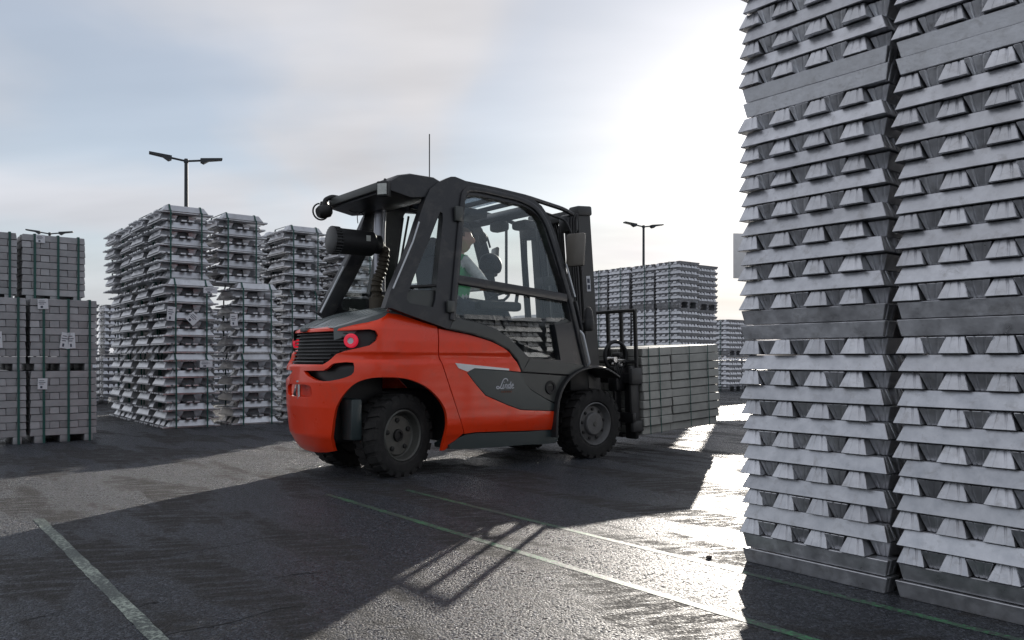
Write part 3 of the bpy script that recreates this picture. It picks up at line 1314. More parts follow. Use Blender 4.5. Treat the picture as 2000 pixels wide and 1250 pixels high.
tow = smooth_poly([(-.20, .685), (-.225, .73), (-.19, .775), (0, .782), (.19, .775), (.225, .73), (.20, .685), (0, .678)], 3)
panel('rear_body', outer, hullmap, 'red', T, thick=.035, holes=[grille_full, slotR, slotL, tow], step=.03)
# grille backing, slats, dark pockets
panel('grille_backing', [(a * 1.03, 1.09 + (z - 1.09) * 1.05) for a, z in grille_full], hullmap, 'black', T, thick=.01, d0=.05, step=.04)
for k in range(9):
    z = .968 + k * .029
    hw = .30 if z < .98 else (.36 if z < 1.03 else (.44 if z < 1.06 else .50))
    panel('grille_slat', [(-hw, z), (hw, z), (hw, z + .009), (-hw, z + .009)], hullmap, 'blackgloss', T, thick=.022, d0=.022, step=.05, gz=False)
for pl in (slotR, slotL, tow):
    cx = sum(p[0] for p in pl) / len(pl)
    cz = sum(p[1] for p in pl) / len(pl)
    panel('pocket_floor', [(cx + (a - cx) * 1.08, cz + (z - cz) * 1.2) for a, z in pl], hullmap, 'red' if pl is tow else 'blackgloss', T, thick=.01, d0=.075, step=.04)
tube('tow_pin', [(-.665, -.01, .66), (-.665, -.01, .80)], .014, 'steel', T)
lathe('tow_pin_collar', [(.024, .80), (.024, .815)], 'steel', T, n=12, axis='Z', center=(-.665, -.01, 0))
for s_, yy in ((1, -.54), (-1, .54)):
    p = hullmap(s_ * s_of(-.45, -.54, 1.14), 1.143, .012)
    q = hullmap(s_ * s_of(-.45, -.54, 1.14), 1.143, 0)
    nrm_ = (Vector(q) - Vector(p)).normalized()
    rot = nrm_.to_track_quat('Y', 'Z').to_matrix().to_4x4()
    o = lathe('tail_light', [(.026, .022), (.029, .028), (.050, .028), (.057, .020), (.059, 0)], 'tail', T, n=28, cap=False)
    o.matrix_local = Matrix.Translation(p) @ rot
    c = lathe('light_centre', [(0.0001, .018), (.020, .018), (.026, .024)], 'chrome', o, n=20, cap=False)
# rear badge / latch on the hood lip
box('hood_latch', (-.585, .05, 1.245), (.05, .11, .035), 'hood', T, bev=.006)

# --- hood: slatted grey cover between the red shoulders
bm = bmesh.new()
NX, NY = 26, 57
gridv = []
for i in range(NX + 1):
    t = i / NX
    x = -.54 + t * .62
    # height of the red rim along the side
    row = []
    wv = lerp_t(x, [(-.54, .40), (-.45, .47), (-.3, .545), (-.15, .57), (.1, .58)])
    rim = lerp_t(x, [(-.54, 1.250), (-.42, 1.292), (-.30, 1.335), (-.15, 1.385), (.1, 1.43)])
    for j in range(NY + 1):
        v = (j / NY) * 2 - 1
        y = v * wv
        h = rim + .030 * (1 - v * v) * min(1, t * 2 + .3)
        ph = abs(v) * 7
        frac = ph - math.floor(ph)
        if .12 < abs(v) < .93 and .06 < t < .97:
            h += -.014 if frac > .62 else .004
        row.append(bm.verts.new((x, y, h)))
    row.insert(0, bm.verts.new((x, -wv * 1.02, rim - .10)))
    row.append(bm.verts.new((x, wv * 1.02, rim - .10)))
    gridv.append(row)
for i in range(NX):
    for j in range(NY + 2):
        bm.faces.new((gridv[i][j], gridv[i + 1][j], gridv[i + 1][j + 1], gridv[i][j + 1]))
from_bm('hood', bm, 'hood', T, smooth=25)
# dark body under the skin: blocks light through the wheel arches and cab floor
box('chassis', (1.15, 0, .46), (1.22, 1.00, .42), 'black', T, bev=.02)
box('frame_rail', (.40, 0, .52), (.9, .40, .40), 'black', T, bev=.02)
box('counterweight_core', (-.26, 0, .72), (.5, .60, .85), 'black', T, bev=.05)
box('engine_bay_top', (.10, 0, 1.27), (.50, 1.08, .20), 'black', T, bev=.02)
box('engine_bay', (.10, 0, 1.0), (.80, 1.20, .30), 'black', T, bev=.02)
tube('rear_axle', [(0, -.44, .36), (0, .44, .36)], .07, 'black', T)
tube('drive_axle', [(2.2, -.4, .36), (2.2, .4, .36)], .11, 'black', T)
# inner mudguard box seen in the rear arch
bm = bmesh.new()
add_box(bm, (-.40, -.44, .50), (.10, .20, .34), bev=.02)
from_bm('mud_flap', bm, 'green', T)

# --- side panels
for mir in (False, True):
    redf = [(S(.328), 1.258)] + [(S(a), b_) for a, b_ in smooth_poly([(.40, 1.245), (.654, 1.206), (.884, 1.147), (1.058, 1.067), (1.155, .971), (1.205, .885)], 3, False)]
    greenp = [(.605, .877), (.669, .909), (1.058, .883), (1.213, .868), (1.254, .778), (1.321, .711), (1.509, .615), (1.642, .557), (1.640, .500), (1.205, .530), (1.058, .578), (.806, .674), (.699, .775)]
    gl = [(S(a), b_) for a, b_ in greenp]
    lowb = [(S(1.640), .494), (S(1.640), .318), (S(1.288), .326), (S(.714), .346), (S(.585), .338), (S(.318), 1.025), (S(.312), 1.055)]
    # red runs above the green panel, then below it
    under = [(S(.600), .872), (S(.694), .770), (S(.802), .668), (S(1.055), .572), (S(1.203), .524)]
    over = [(S(1.205), .874), (S(1.058), .889), (S(.669), .915)]
    panel('side_panel', redf + over + under + lowb, hullmap, 'red', T, thick=.03, step=.04, mirror=mir)
    panel('trim_panel', gl, hullmap, 'green', T, thick=.02, d0=.002, step=.05, mirror=mir)
    panel('silver_strip', [(S(a), b_) for a, b_ in [(.474, .960), (1.066, .907), (1.066, .889), (.680, .914), (.603, .884), (.510, .915)]], hullmap, 'chrome', T, thick=.015, d0=-.004, step=.05, mirror=mir)
    grey = [(1.219, .868), (1.829, .828), (1.720, .73), (1.685, .66), (1.655, .568), (1.512, .622), (1.325, .717), (1.258, .778)]
    panel('tank_cover', [(S(a), b_) for a, b_ in grey], hullmap, 'cabgrey', T, thick=.02, d0=.012, step=.05, mirror=mir)
    # sill / step
    bm = bmesh.new()
    sg = -1 if not mir else 1
    prof = smooth_poly([(.433, .215), (.50, .285), (.564, .316), (.714, .337), (1.288, .317), (1.649, .31), (1.660, .19), (1.288, .195), (.915, .197)], 2)
    f0 = [bm.verts.new((a, sg * .64, z)) for a, z in prof]
    f1 = [bm.verts.new((a, sg * .40, z)) for a, z in prof]
    bm.faces.new(f0)
    bm.faces.new(f1[::-1])
    for i in range(len(prof)):
        bm.faces.new((f0[i], f0[(i + 1) % len(prof)], f1[(i + 1) % len(prof)], f1[i]))
    from_bm('step_sill', bm, 'green', T)
    # front mudguard
    fp = smooth_poly([(1.615, .25), (1.622, .45), (1.645, .60), (1.70, .72), (1.80, .82), (1.95, .888), (2.13, .912), (2.30, .885), (2.46, .81)], 4, False)
    bm = bmesh.new()
    y0, y1 = sg * .715, sg * .36
    add_sweep(bm, [(a, (y0 + y1) / 2, z) for a, z in fp], rrect(abs(y0 - y1), .028, .010), up=Vector((0, 1, 0)))
    from_bm('front_mudguard', bm, 'blackgloss', T, smooth=50)
    lathe('filler_cap', [(.0001, .0), (.040, .0), (.042, -.012), (.060, -.014), (.066, -.004), (.066, .012)], 'black', T, n=28, cap=False,
          center=(1.575, sg * .655, .722))

    # ---- cab frame, flat plates following the lean of the cab
    gout = [(-.205, 1.41), (-.151, 1.547), (.064, 1.965), (.135, 2.148), (.225, 2.355), (.285, 2.465), (.368, 2.53), (.456, 2.575), (.506, 2.60), (.55, 2.606), (.594, 2.598),
            (.659, 2.584), (.828, 2.578), (1.013, 2.57), (1.241, 2.555), (1.437, 2.516), (1.542, 2.463), (1.621, 2.377), (1.717, 2.167), (1.805, 1.898), (1.891, 1.601), (1.963, 1.286), (2.085, .909)]
    # lower edge back along the belt line
    belt = [(1.835, .838), (1.219, .875), (1.205, .90), (1.165, .982), (1.062, 1.078), (.888, 1.156), (.656, 1.215), (.391, 1.255), (.314, 1.279), (.024, 1.360), (-.144, 1.412)]
    doorhole = [(.672, 2.455), (.821, 2.463), (1.006, 2.453), (1.313, 2.437), (1.393, 2.412), (1.472, 2.367), (1.535, 2.300), (1.597, 2.131), (1.697, 1.87), (1.763, 1.695), (1.816, 1.498), (1.845, 1.36),
                (1.80, 1.345), (1.626, 1.325), (1.699, .985), (1.304, 1.005), (1.218, 1.076), (1.074, 1.187), (.928, 1.263), (.732, 1.318), (.488, 1.36), (.500, 1.43), (.552, 1.745), (.636, 2.328), (.650, 2.42)]
    quarter = [(.375, 2.270), (.248, 2.008), (.119, 1.76), (.008, 1.525), (.004, 1.49), (.030, 1.462), (.262, 1.437), (.285, 1.50), (.312, 1.672), (.402, 2.22), (.400, 2.262)]
    panel('cab_side_frame', gout + belt, cabmap, 'frame', T, thick=.075, holes=[doorhole, quarter], step=.06, mirror=mir)
    # raised pads that break up the plate: pillar cover and door frame tubes
    dpath = fillet([(.445, .0, 1.33), (.475, .0, 1.55), (.60, .0, 2.33), (.635, 0, 2.505), (.80, 0, 2.52), (1.25, 0, 2.495), (1.46, 0, 2.44), (1.585, 0, 2.30), (1.70, 0, 2.0), (1.85, 0, 1.52), (1.93, 0, 1.20), (2.03, 0, .90)], .09, 4)
    dp2 = [Vector((p.x, (ys(p.z) - .006) * (1 if not mir else -1), p.z)) for p in dpath]
    bm = bmesh.new()
    add_sweep(bm, dp2, rrect(.03, .050, .010), up=Vector((0, 1, 0)))
    from_bm('door_frame', bm, 'frame', T, smooth=50)
    # window bar with glass above and below
    bm = bmesh.new()
    bz = [(.520, 1.69), (1.80, 1.585)]
    add_sweep(bm, [Vector((a, (ys(z) + .012) * (1 if not mir else -1), z)) for a, z in bz], rrect(.05, .085, .012), up=Vector((0, 1, 0)))
    from_bm('window_bar', bm, 'frame', T, smooth=50)
    panel('door_glass', [(a, z) for a, z in doorhole], cabmap, 'glass', T, thick=.004, d0=.040, step=0, mirror=mir, smooth=0)
    panel('quarter_glass', quarter, cabmap, 'glass', T, thick=.004, d0=.040, step=0, mirror=mir, smooth=0)
    panel('quarter_lower_panel', [(.005, 1.515), (.004, 1.49), (.030, 1.464), (.262, 1.439), (.285, 1.50), (.296, 1.585), (.055, 1.575)], cabmap, 'cabgrey', T, thick=.006, d0=.030, step=0, mirror=mir, smooth=0)
    tube('quarter_rail', [(.04, (ys(1.6) + .015) * (1 if not mir else -1), 1.60), (.30, (ys(1.6) + .015) * (1 if not mir else -1), 1.625)], .014, 'black', T)
    # vent panel in front of the door glass
    vp = [(1.640, 1.335), (1.80, 1.385), (1.845, 1.36), (1.93, 1.20), (2.02, .93), (1.70, .965)]
    vent = panel('vent_panel', vp, cabmap, 'cabgrey', T, thick=.02, d0=.018, step=0, mirror=mir, smooth=0)
    for k in range(11):
        z = 1.305 - k * .0235
        xo = 1.672 + (1.311 - z) * .235
        panel('vent_slot', [(xo, z), (xo + .117, z + .001), (xo + .117, z - .009), (xo, z - .010)], cabmap, 'black', vent, thick=.004, d0=.0155, step=0, mirror=mir, smooth=0)
    # cab base below the glass, in front of the belt
    panel('cab_base', [(1.235, .895), (1.31, .99), (1.70, .967), (2.00, .935), (2.06, .90), (1.835, .842), (1.225, .880)], cabmap, 'cabgrey', T, thick=.02, d0=-.006, step=0, mirror=mir, smooth=0)
    panel('belt_cover', [(.50, 1.35), (.735, 1.31), (.93, 1.253), (1.078, 1.175), (1.22, 1.066), (1.295, .995), (1.24, .90), (1.222, .885), (1.168, .988), (1.066, 1.086), (.892, 1.164), (.658, 1.224), (.42, 1.258), (.47, 1.35)],
          cabmap, 'cabgrey', T, thick=.02, d0=-.005, step=0, mirror=mir, smooth=0)
    # grab handle on the door post and handle of the quarter window
    s1 = (1 if not mir else -1)
    box('door_hinge', (.555, (ys(2.28) - .022) * s1, 2.27), (.085, .035, .135), 'cabgrey', T, bev=.014)
    box('door_hinge', (.425, (ys(1.45) - .022) * s1, 1.445), (.075, .035, .105), 'cabgrey', T, bev=.012)
    # silver rain strip on the rear pillar
    tube('pillar_strip', [(-.125, (ys(1.6) - .004) * s1, 1.575), (.085, (ys(2) - .004) * s1, 1.985), (.155, (ys(2.2) - .004) * s1, 2.16)], .008, 'chrome', T, n=6)
    tube('front_strip', [(1.80, (ys(1.9) - .018) * s1, 1.92), (1.895, (ys(1.6) - .018) * s1, 1.60)], .009, 'chrome', T, n=6)
    tube('grab_handle', [(1.945, (ys(1.3) - .01) * s1, 1.27), (1.95, (ys(1.3) - .05) * s1, 1.24), (2.035, (ys(1) - .05) * s1, .95), (2.04, (ys(1) - .01) * s1, .92)], .011, 'chrome', T, n=8, fil=.03)
    tube('side_bar', [(1.90, (ys(1.5) - .012) * s1, 1.56), (1.975, (ys(1.3) - .012) * s1, 1.28)], .014, 'frame', T, n=8)

# lettering on the green panel
def stroke(name, pts2, w, parent, m, x0, z0, sx, sz, y=-.6705):
    bm = bmesh.new()
    P = smooth_poly(pts2, 6, False)
    n = len(P)
    V = []
    for i, (a, b_) in enumerate(P):
        t = (P[min(i + 1, n - 1)][0] - P[max(i - 1, 0)][0], P[min(i + 1, n - 1)][1] - P[max(i - 1, 0)][1])
        l_ = math.hypot(*t) or 1
        nx, nz = -t[1] / l_, t[0] / l_
        ww = w[0] + (w[1] - w[0]) * (i / (n - 1)) if isinstance(w, tuple) else w
        for s_ in (1, -1):
            V.append(bm.verts.new((x0 + (a + nx * ww * s_) * sx, y, z0 + (b_ + nz * ww * s_) * sz)))
    for i in range(n - 1):
        bm.faces.new((V[2 * i], V[2 * i + 1], V[2 * i + 3], V[2 * i + 2]))
    return bm


def lettering():
    bmt = bmesh.new()
    # script "Linde", drawn in units of the letter height
    strokes = [
        ([(1.55, 1.28), (1.42, 1.62), (1.05, 1.72), (.70, 1.45), (.42, .85), (.18, .35), (-.15, .10), (-.45, .14), (-.52, .36), (-.28, .46), (.02, .30), (.35, .10), (.62, .14)], .085),
        ([(.80, .78), (.68, .40), (.66, .12), (.82, .12)], .085),
        ([(.86, 1.10), (.92, 1.18)], .09),
        ([(1.12, .78), (1.00, .12)], .085),
        ([(1.04, .45), (1.22, .76), (1.40, .74), (1.42, .50), (1.36, .14), (1.50, .12)], .075),
        ([(2.00, .70), (1.78, .76), (1.64, .50), (1.66, .18), (1.82, .12), (1.98, .40)], .075),
        ([(2.14, 1.20), (2.00, .50), (1.98, .14), (2.14, .12)], .085),
        ([(2.28, .42), (2.56, .56), (2.52, .78), (2.36, .72), (2.26, .44), (2.32, .14), (2.58, .14), (2.70, .26)], .075),
    ]
    for pts2, w in strokes:
        b1 = stroke('', pts2, w, None, None, .955, .722, .062, .055)
        me = bpy.data.meshes.new('t')
        b1.to_mesh(me)
        b1.free()
        bmt.from_mesh(me)
        bpy.data.meshes.remove(me)
    from_bm('brand_lettering', bmt, 'white', T, smooth=0, fix=False)
    bmt = bmesh.new()
    for i in range(5):
        add_box(bmt, (.985 + i * .026, -.6705, .697), (.018, .001, .014))
    from_bm('model_lettering', bmt, 'orange', T, smooth=0)


lettering()

# --- roof
for k, xx in enumerate((.50, .72, .92, 1.12, 1.32)):
    zz = lerp_t(xx, [(.5, 2.555), (.92, 2.53), (1.5, 2.47)])
    tube('roof_bar', [(xx, -.53, zz), (xx, .53, zz)], .02, 'frame', T, section=rrect(.045, .03, .006), up=Vector((0, 0, 1)))
bm = bmesh.new()
pts = [(.38, 2.50), (.62, 2.545), (.62, 2.50), (.38, 2.45)]
for a in ((.40, 2.50, .28, .05),):
    add_box(bm, (.52, 0, 2.525), (.30, 1.06, .05), bev=.015)
from_bm('roof_rear_beam', bm, 'frame', T)
box('roof_front_beam', (1.49, 0, 2.43), (.09, 1.06, .09), 'frame', T, bev=.02, rot=Matrix.Rotation(R(35), 4, 'Y'))
box('roof_glass_panel', (1.0, 0, 2.558), (.80, 1.02, .006), 'glassdark', T)
tube('headliner_rail', [(.6, .30, 2.46), (1.45, .30, 2.40)], .02, 'frame', T)
box('console_box', (1.18, .12, 2.43), (.24, .30, .08), 'cabgrey', T, bev=.02)
tube('front_windscreen_rail', [(1.95, -.5, .98), (1.95, .5, .98)], .03, 'frame', T)
# roof rails carried forward to the mast head guard
for yy in (-.42, .46):
    tube('guard_rail', [(.95, yy, 2.585), (1.45, yy, 2.565), (1.95, yy, 2.50), (2.08, yy, 2.46)], .022, 'frame', T, fil=.1)

# --- rear canopy over the hood, its legs and lights
bm = bmesh.new()
prof = [(-.12, 2.40), (-.105, 2.485), (-.02, 2.545), (.10, 2.575), (.34, 2.575), (.42, 2.545), (.44, 2.47), (.36, 2.40), (.1, 2.36)]
N = len(prof)
lay = []
for yy, sc_ in ((-.55, .92), (-.53, 1.0), (.53, 1.0), (.55, .92)):
    cxp, czp = .15, 2.47
    lay.append([bm.verts.new((cxp + (a - cxp) * sc_, yy, czp + (z - czp) * sc_)) for a, z in prof])
bm.faces.new(lay[0])
bm.faces.new(lay[-1][::-1])
for r1, r2 in zip(lay, lay[1:]):
    for i in range(N):
        bm.faces.new((r1[i], r1[(i + 1) % N], r2[(i + 1) % N], r2[i]))
from_bm('rear_canopy', bm, 'frame', T)
box('canopy_edge', (-.135, 0, 2.455), (.03, 1.02, .07), 'cabgrey', T, bev=.008)
for yy in (-.56, .56):
    o = box('work_light', (0, 0, 0), (.07, .105, .13), 'black', T, bev=.012)
    o.location = (-.165, yy, 2.40)
    o.rotation_euler = (0, 0, R(38) if yy < 0 else R(-38))
    box('lens', (-.037, 0, -.002), (.008, .08, .09), 'lens', o)
    tube('bracket', [(.03, 0, .09), (.0, 0, .05)], .012, 'black', o)
# legs: far and near rear pillars under the canopy
for sg in (1,):
    pth = [(-.215, sg * .50, 1.38), (.02, sg * .49, 1.75), (.20, sg * .47, 2.12), (.30, sg * .46, 2.42)]
    tube('rear_pillar', pth, .05, 'frame', T, fil=.15, section=rrect(.06, .155, .03))
    tube('pillar_trim', [(-.255, sg * .46, 1.42), (-.02, sg * .46, 1.86)], .010, 'chrome', T, n=6)
tube('exhaust_pipe', [(.235, .24, 1.40), (.235, .24, 2.20), (.25, .24, 2.42)], .055, 'pipe', T, n=20, fil=.15)
# air filter barrel across the back with its ribbed cap, hose down to the hood
bm = bmesh.new()
add_lathe(bm, [(.0001, -.27), (.09, -.27), (.112, -.25), (.112, .16), (.095, .18), (.085, .20), (.085, .26), (.06, .28), (.0001, .28)], n=30, axis='X')
af = from_bm('air_filter', bm, 'black', T)
af.location = (-.10, .02, 2.03)
af.scale = (.80, 1, 1)
bm = bmesh.new()
for i in range(26):
    t = 2 * PI * i / 26
    add_box(bm, (-.285, .118 * math.cos(t), .118 * math.sin(t)), (.085, .010, .010))
rings = add_lathe(bm, [(.0001, -.335), (.105, -.335), (.122, -.325), (.122, -.32), (.105, -.31), (.105, -.255)], n=26, axis='X')
from_bm('filter_cap', bm, 'blackgloss', af)
bm = bmesh.new()
add_box(bm, (.055, -.113, .03), (.05, .004, .05))
from_bm('sticker', bm, 'lens', af)
hp = fillet([(.10, .02, 2.02), (.17, .02, 1.98), (.15, .04, 1.80), (.10, .05, 1.70), (.10, .05, 1.56), (.13, .05, 1.42)], .08, 5)
bm = bmesh.new()
P = []
L_ = 0
for a, b_ in zip(hp, hp[1:]):
    k = max(1, int((b_ - a).length / .009))
    for i in range(k):
        P.append(a.lerp(b_, i / k))
P.append(hp[-1])
rr = []
for i, p in enumerate(P):
    t = (P[min(i + 1, len(P) - 1)] - P[max(i - 1, 0)]).normalized()
    u = Vector((0, 1, 0))
    u = (u - t * u.dot(t)).normalized()
    w = t.cross(u)
    r_ = .047 + (.006 if (i // 2) % 2 else -.004)
    rr.append([bm.verts.new(p + u * r_ * math.cos(2 * PI * j / 14) + w * r_ * math.sin(2 * PI * j / 14)) for j in range(14)])
for r1, r2 in zip(rr, rr[1:]):
    for j in range(14):
        bm.faces.new((r1[j], r1[(j + 1) % 14], r2[(j + 1) % 14], r2[j]))
from_bm('intake_hose', bm, 'copper', T)
lathe('hose_base', [(.085, 1.40), (.085, 1.55), (.05, 1.57)], 'copper', T, n=20, axis='Z', center=(.12, .05, 0))
tube('hood_rail', [(.14, .02, 1.59), (.22, -.30, 1.60), (.10, -.58, 1.60)], .016, 'frame', T, fil=.05)
# antenna, cable, reversing camera on its bracket
tube('antenna', [(.445, -.30, 2.56), (.445, -.30, 3.02)], .005, 'black', T, n=6)
lathe('antenna_base', [(.02, 2.54), (.016, 2.62), (.005, 2.64)], 'black', T, n=10, axis='Z', center=(.445, -.30, 0))
cm = tube('camera_bracket', [(-.08, .46, 2.50), (-.14, .47, 2.505), (-.20, .48, 2.47), (-.205, .48, 2.42)], .022, 'black', T, fil=.03)
bm = bmesh.new()
add_lathe(bm, [(.0001, -.06), (.045, -.06), (.062, -.03), (.062, .05), (.045, .07), (.0001, .07)], n=20, axis='X')
o = from_bm('rear_spotlight', bm, 'black', cm)
o.location = (-.215, .48, 2.36)
o.rotation_euler = (0, R(-18), 0)
bm = bmesh.new()
add_sweep(bm, [Vector((-.245 + .075 * math.cos(t), .48, 2.355 + .075 * math.sin(t))) for t in [R(a) for a in range(100, 331, 15)]], circ(.008, 6), up=Vector((0, 1, 0)))
from_bm('spotlight_guard', bm, 'black', cm)
tube('cable', [(-.06, .40, 2.42), (.02, .36, 2.36), (.10, .33, 2.37), (.14, .32, 2.30)], .004, 'black', T, n=5, fil=.05)
tube('cable', [(-.05, .12, 2.22), (-.06, .12, 2.30), (.02, .15, 2.34)], .004, 'black', T, n=5, fil=.04)

# --- wheels
def wheel(name_, R_, W_, cx, cy, side, steer, front):
    w = empty('wheel')
    w.parent = T
    w.location = (cx, cy, R_ * .973)
    w.rotation_euler = (0, 0, steer)
    hw = W_ / 2
    prof = [(R_ * .60, -hw * .80), (R_ * .66, -hw * .96), (R_ * .80, -hw), (R_ * .90, -hw * .97), (R_ * .955, -hw * .86), (R_ * .955, hw * .86), (R_ * .90, hw * .97), (R_ * .80, hw), (R_ * .66, hw * .96), (R_ * .60, hw * .80)]
    bm = bmesh.new()
    add_lathe(bm, prof, n=60)
    nl = 22
    for i in range(nl):
        for s_ in (-1, 1):
            t = 2 * PI * (i + (.25 if s_ > 0 else -.25)) / nl
            rot = Matrix.Rotation(-t, 4, 'Y')
            # lug block on the tread, wrapping over the shoulder
            r0, r1_ = R_ * .93, R_
            hwid = R_ * 2 * PI / nl * .30
            y_in, y_out = s_ * hw * .06, s_ * hw * 1.0
            sk = hwid * .8
            v = []
            for rr_, yy, tt in ((r0, y_in, sk), (r0, y_out, 0), (r1_, y_in, sk), (r1_ * .985, y_out * .97, 0)):
                for q in (-1, 1):
                    v.append(bm.verts.new(rot @ Vector((rr_, yy, q * hwid + tt))))
            ve = []
            for q in (-1, 1):
                ve.append(bm.verts.new(rot @ Vector((R_ * .86, y_out * 1.005, q * hwid * .8))))
            for f_ in ((4, 5, 7, 6), (0, 4, 6, 2), (1, 3, 7, 5), (0, 1, 5, 4)):
                bm.faces.new([v[k] for k in f_])
            bm.faces.new((v[6], v[7], ve[1], ve[0]))
            bm.faces.new((v[6], ve[0], v[2]))
            bm.faces.new((v[7], v[3], ve[1]))
    for v in bm.verts:                     # a little flat where the tyre carries the load
        if v.co.z < -R_ * .972:
            v.co.z = -R_ * .972
            v.co.y *= 1.03
    from_bm('tyre', bm, 'rubber', w, smooth=30)
    s = side
    mname = 'rimf' if front else 'rim'
    if front:
        prof = [(R_ * .62, .90 * hw), (R_ * .59, .94 * hw), (R_ * .56, .86 * hw), (R_ * .53, .60 * hw), (R_ * .50, .52 * hw), (R_ * .33, .58 * hw), (R_ * .32, .80 * hw), (R_ * .29, .86 * hw), (.0001, .86 * hw)]
    else:
        prof = [(R_ * .62, .86 * hw), (R_ * .59, .92 * hw), (R_ * .56, .84 * hw), (R_ * .53, .30 * hw), (R_ * .50, .22 * hw), (R_ * .46, .34 * hw), (R_ * .16, .34 * hw), (.0001, .34 * hw)]
    o = lathe('rim', [(r, s * a) for r, a in prof], mname, w, n=48, cap=False)
    lathe('rim_back', [(R_ * .60, -s * hw * .7), (.0001, -s * hw * .7)], 'black', w, n=30, cap=False)
    nb = 9 if front else 5
    for i in range(nb):
        t = 2 * PI * (i + .3) / nb
        rb = R_ * (.42 if front else .36)
        yb = s * hw * (.56 if front else .345)
        rad = .016 if front else .021
        lathe('bolt', [(rad, yb), (rad, yb + s * .012), (rad * .5, yb + s * .016)], 'boltm', w, n=8, center=(rb * math.cos(t), 0, rb * math.sin(t)))
    if not front:
        lathe('hub', [(R_ * .15, s * hw * .34), (R_ * .14, s * hw * .50), (R_ * .09, s * hw * .52), (R_ * .08, s * hw * .40), (.0001, s * hw * .40)], 'boltm', w, n=20, cap=False)
    else:
        lathe('hub', [(R_ * .07, s * hw * .86), (R_ * .06, s * hw * .92), (.0001, s * hw * .92)], 'rim', w, n=16, cap=False)


ST = R(15)
wheel('wheel', .357, .25, .0, -.44, -1, ST, False)
wheel('wheel', .357, .25, .0, .44, 1, ST, False)
wheel('wheel', .352, .27, 2.2, -.505, -1, 0, True)
wheel('wheel', .352, .27, 2.2, .505, 1, 0, True)

# --- mast, carriage, forks (all leaning back a little)
TILT = R(5.0)
PV = Vector((2.50, 0, .30))
PO = Vector((2.46, 0, .30))
MT = Matrix.Translation(PO) @ Matrix.Rotation(-TILT, 4, 'Y') @ Matrix.Translation(-PV)


def mbox(name, c, s, m, bev=.004):
    bm = bmesh.new()
    add_box(bm, c, s, bev=bev)
    bmesh.ops.transform(bm, matrix=MT, verts=bm.verts[:])
    return from_bm(name, bm, m, T)


def mtube(name, path, r, m, fil=0.0, n=10, section=None, up=Vector((0, 1, 0)), parent=None):
    return tube(name, [MT @ Vector(p) for p in path], r, m, parent or T, fil=fil, n=n, section=section, up=up)


for sg in (-1, 1):
    # outer channel: C section
    bm = bmesh.new()
    add_box(bm, (2.50, sg * .375, 1.35), (.17, .022, 2.30))
    add_box(bm, (2.42, sg * .335, 1.35), (.025, .085, 2.30))
    add_box(bm, (2.58, sg * .335, 1.35), (.025, .085, 2.30))
    bmesh.ops.transform(bm, matrix=MT, verts=bm.verts[:])
    from_bm('outer_mast_rail', bm, 'mast', T)
    bm = bmesh.new()
    add_box(bm, (2.57, sg * .30, 1.32), (.15, .020, 2.18))
    add_box(bm, (2.645, sg * .27, 1.32), (.022, .08, 2.18))
    bmesh.ops.transform(bm, matrix=MT, verts=bm.verts[:])
    from_bm('inner_mast_rail', bm, 'mast', T)
    mtube('lift_cylinder', [(2.44, sg * .22, .35), (2.44, sg * .22, 2.30)], .04, 'blackgloss')
    mtube('lift_rod', [(2.44, sg * .22, 2.25), (2.44, sg * .22, 2.48)], .024, 'steel')
    mtube('lift_chain', [(2.62, sg * .12, .5), (2.62, sg * .12, 2.42)], .02, 'blackgloss', section=rrect(.03, .018, .004))
    for k in range(3):
        mtube('hydraulic_hose', [(2.56, sg * (.06 + k * .035), .9), (2.55, sg * (.05 + k * .035), 2.30), (2.50, sg * (.05 + k * .035), 2.50), (2.44, sg * (.05 + k * .03), 2.38), (2.44, sg * (.05 + k * .03), 1.5)], .012, 'black', fil=.06)
    mbox('mast_head_block', (2.50, sg * .335, 2.53), (.20, .15, .10), 'mast', bev=.02)
    if sg < 0:
        mbox('hose_guard', (2.355, sg * .325, 1.45), (.10, .10, 2.02), 'mast', bev=.02)
    mbox('hose_guard_head', (2.33, sg * .33, 2.40), (.16, .14, .18), 'blackgloss', bev=.03)
    for k in range(3):
        mtube('hydraulic_hose', [(2.40 - k * .035, sg * .40, 2.50), (2.36 - k * .035, sg * .405, 2.44), (2.34 - k * .03, sg * .40, 2.1), (2.34 - k * .03, sg * .40, 1.2)], .013, 'black', fil=.06)
    tube('tilt_cylinder', [(1.95, sg * .26, .75), (2.42, sg * .26, .98)], .04, 'blackgloss', T)
    # headlamp pods hung on brackets beside the mast
    s1 = sg
    tube('lamp_bracket', [(1.93, s1 * .60, 1.33), (2.04, s1 * .66, 1.36)], .016, 'black', T)
    bm = bmesh.new()
    add_lathe(bm, [(.0001, 0), (.045, 0), (.055, .02), (.058, .10), (.052, .11), (.052, .13), (.048, .15), (.040, .20), (.020, .235), (.0001, .24)], n=20, axis='Z', center=(2.07, s1 * .66, 1.27))
    from_bm('turn_signal', bm, 'black', T)
    # rear-view mirror near the top of the front pillar
    tube('mirror_arm', [(1.60, s1 * .56, 2.40), (1.78, s1 * .64, 2.34), (1.84, s1 * .66, 2.22)], .012, 'black', T, fil=.04)
    bm = bmesh.new()
    add_box(bm, (0, 0, 0), (.045, .20, .33), bev=.022)
    o = from_bm('side_mirror', bm, 'mirror', T)
    o.location = (1.90, s1 * .66, 2.06)
    o.rotation_euler = (0, R(4), R(-20 * s1))
for z in (.42, 1.15, 1.85, 2.50):
    mbox('mast_cross_member', (2.43, 0, z), (.05, .66, .10), 'mast')
mbox('hose_pulley_block', (2.53, 0, 2.50), (.12, .34, .10), 'mast', bev=.02)
mbox('mast_sticker', (2.50, -.3885, 1.78), (.055, .003, .16), 'white', bev=0)
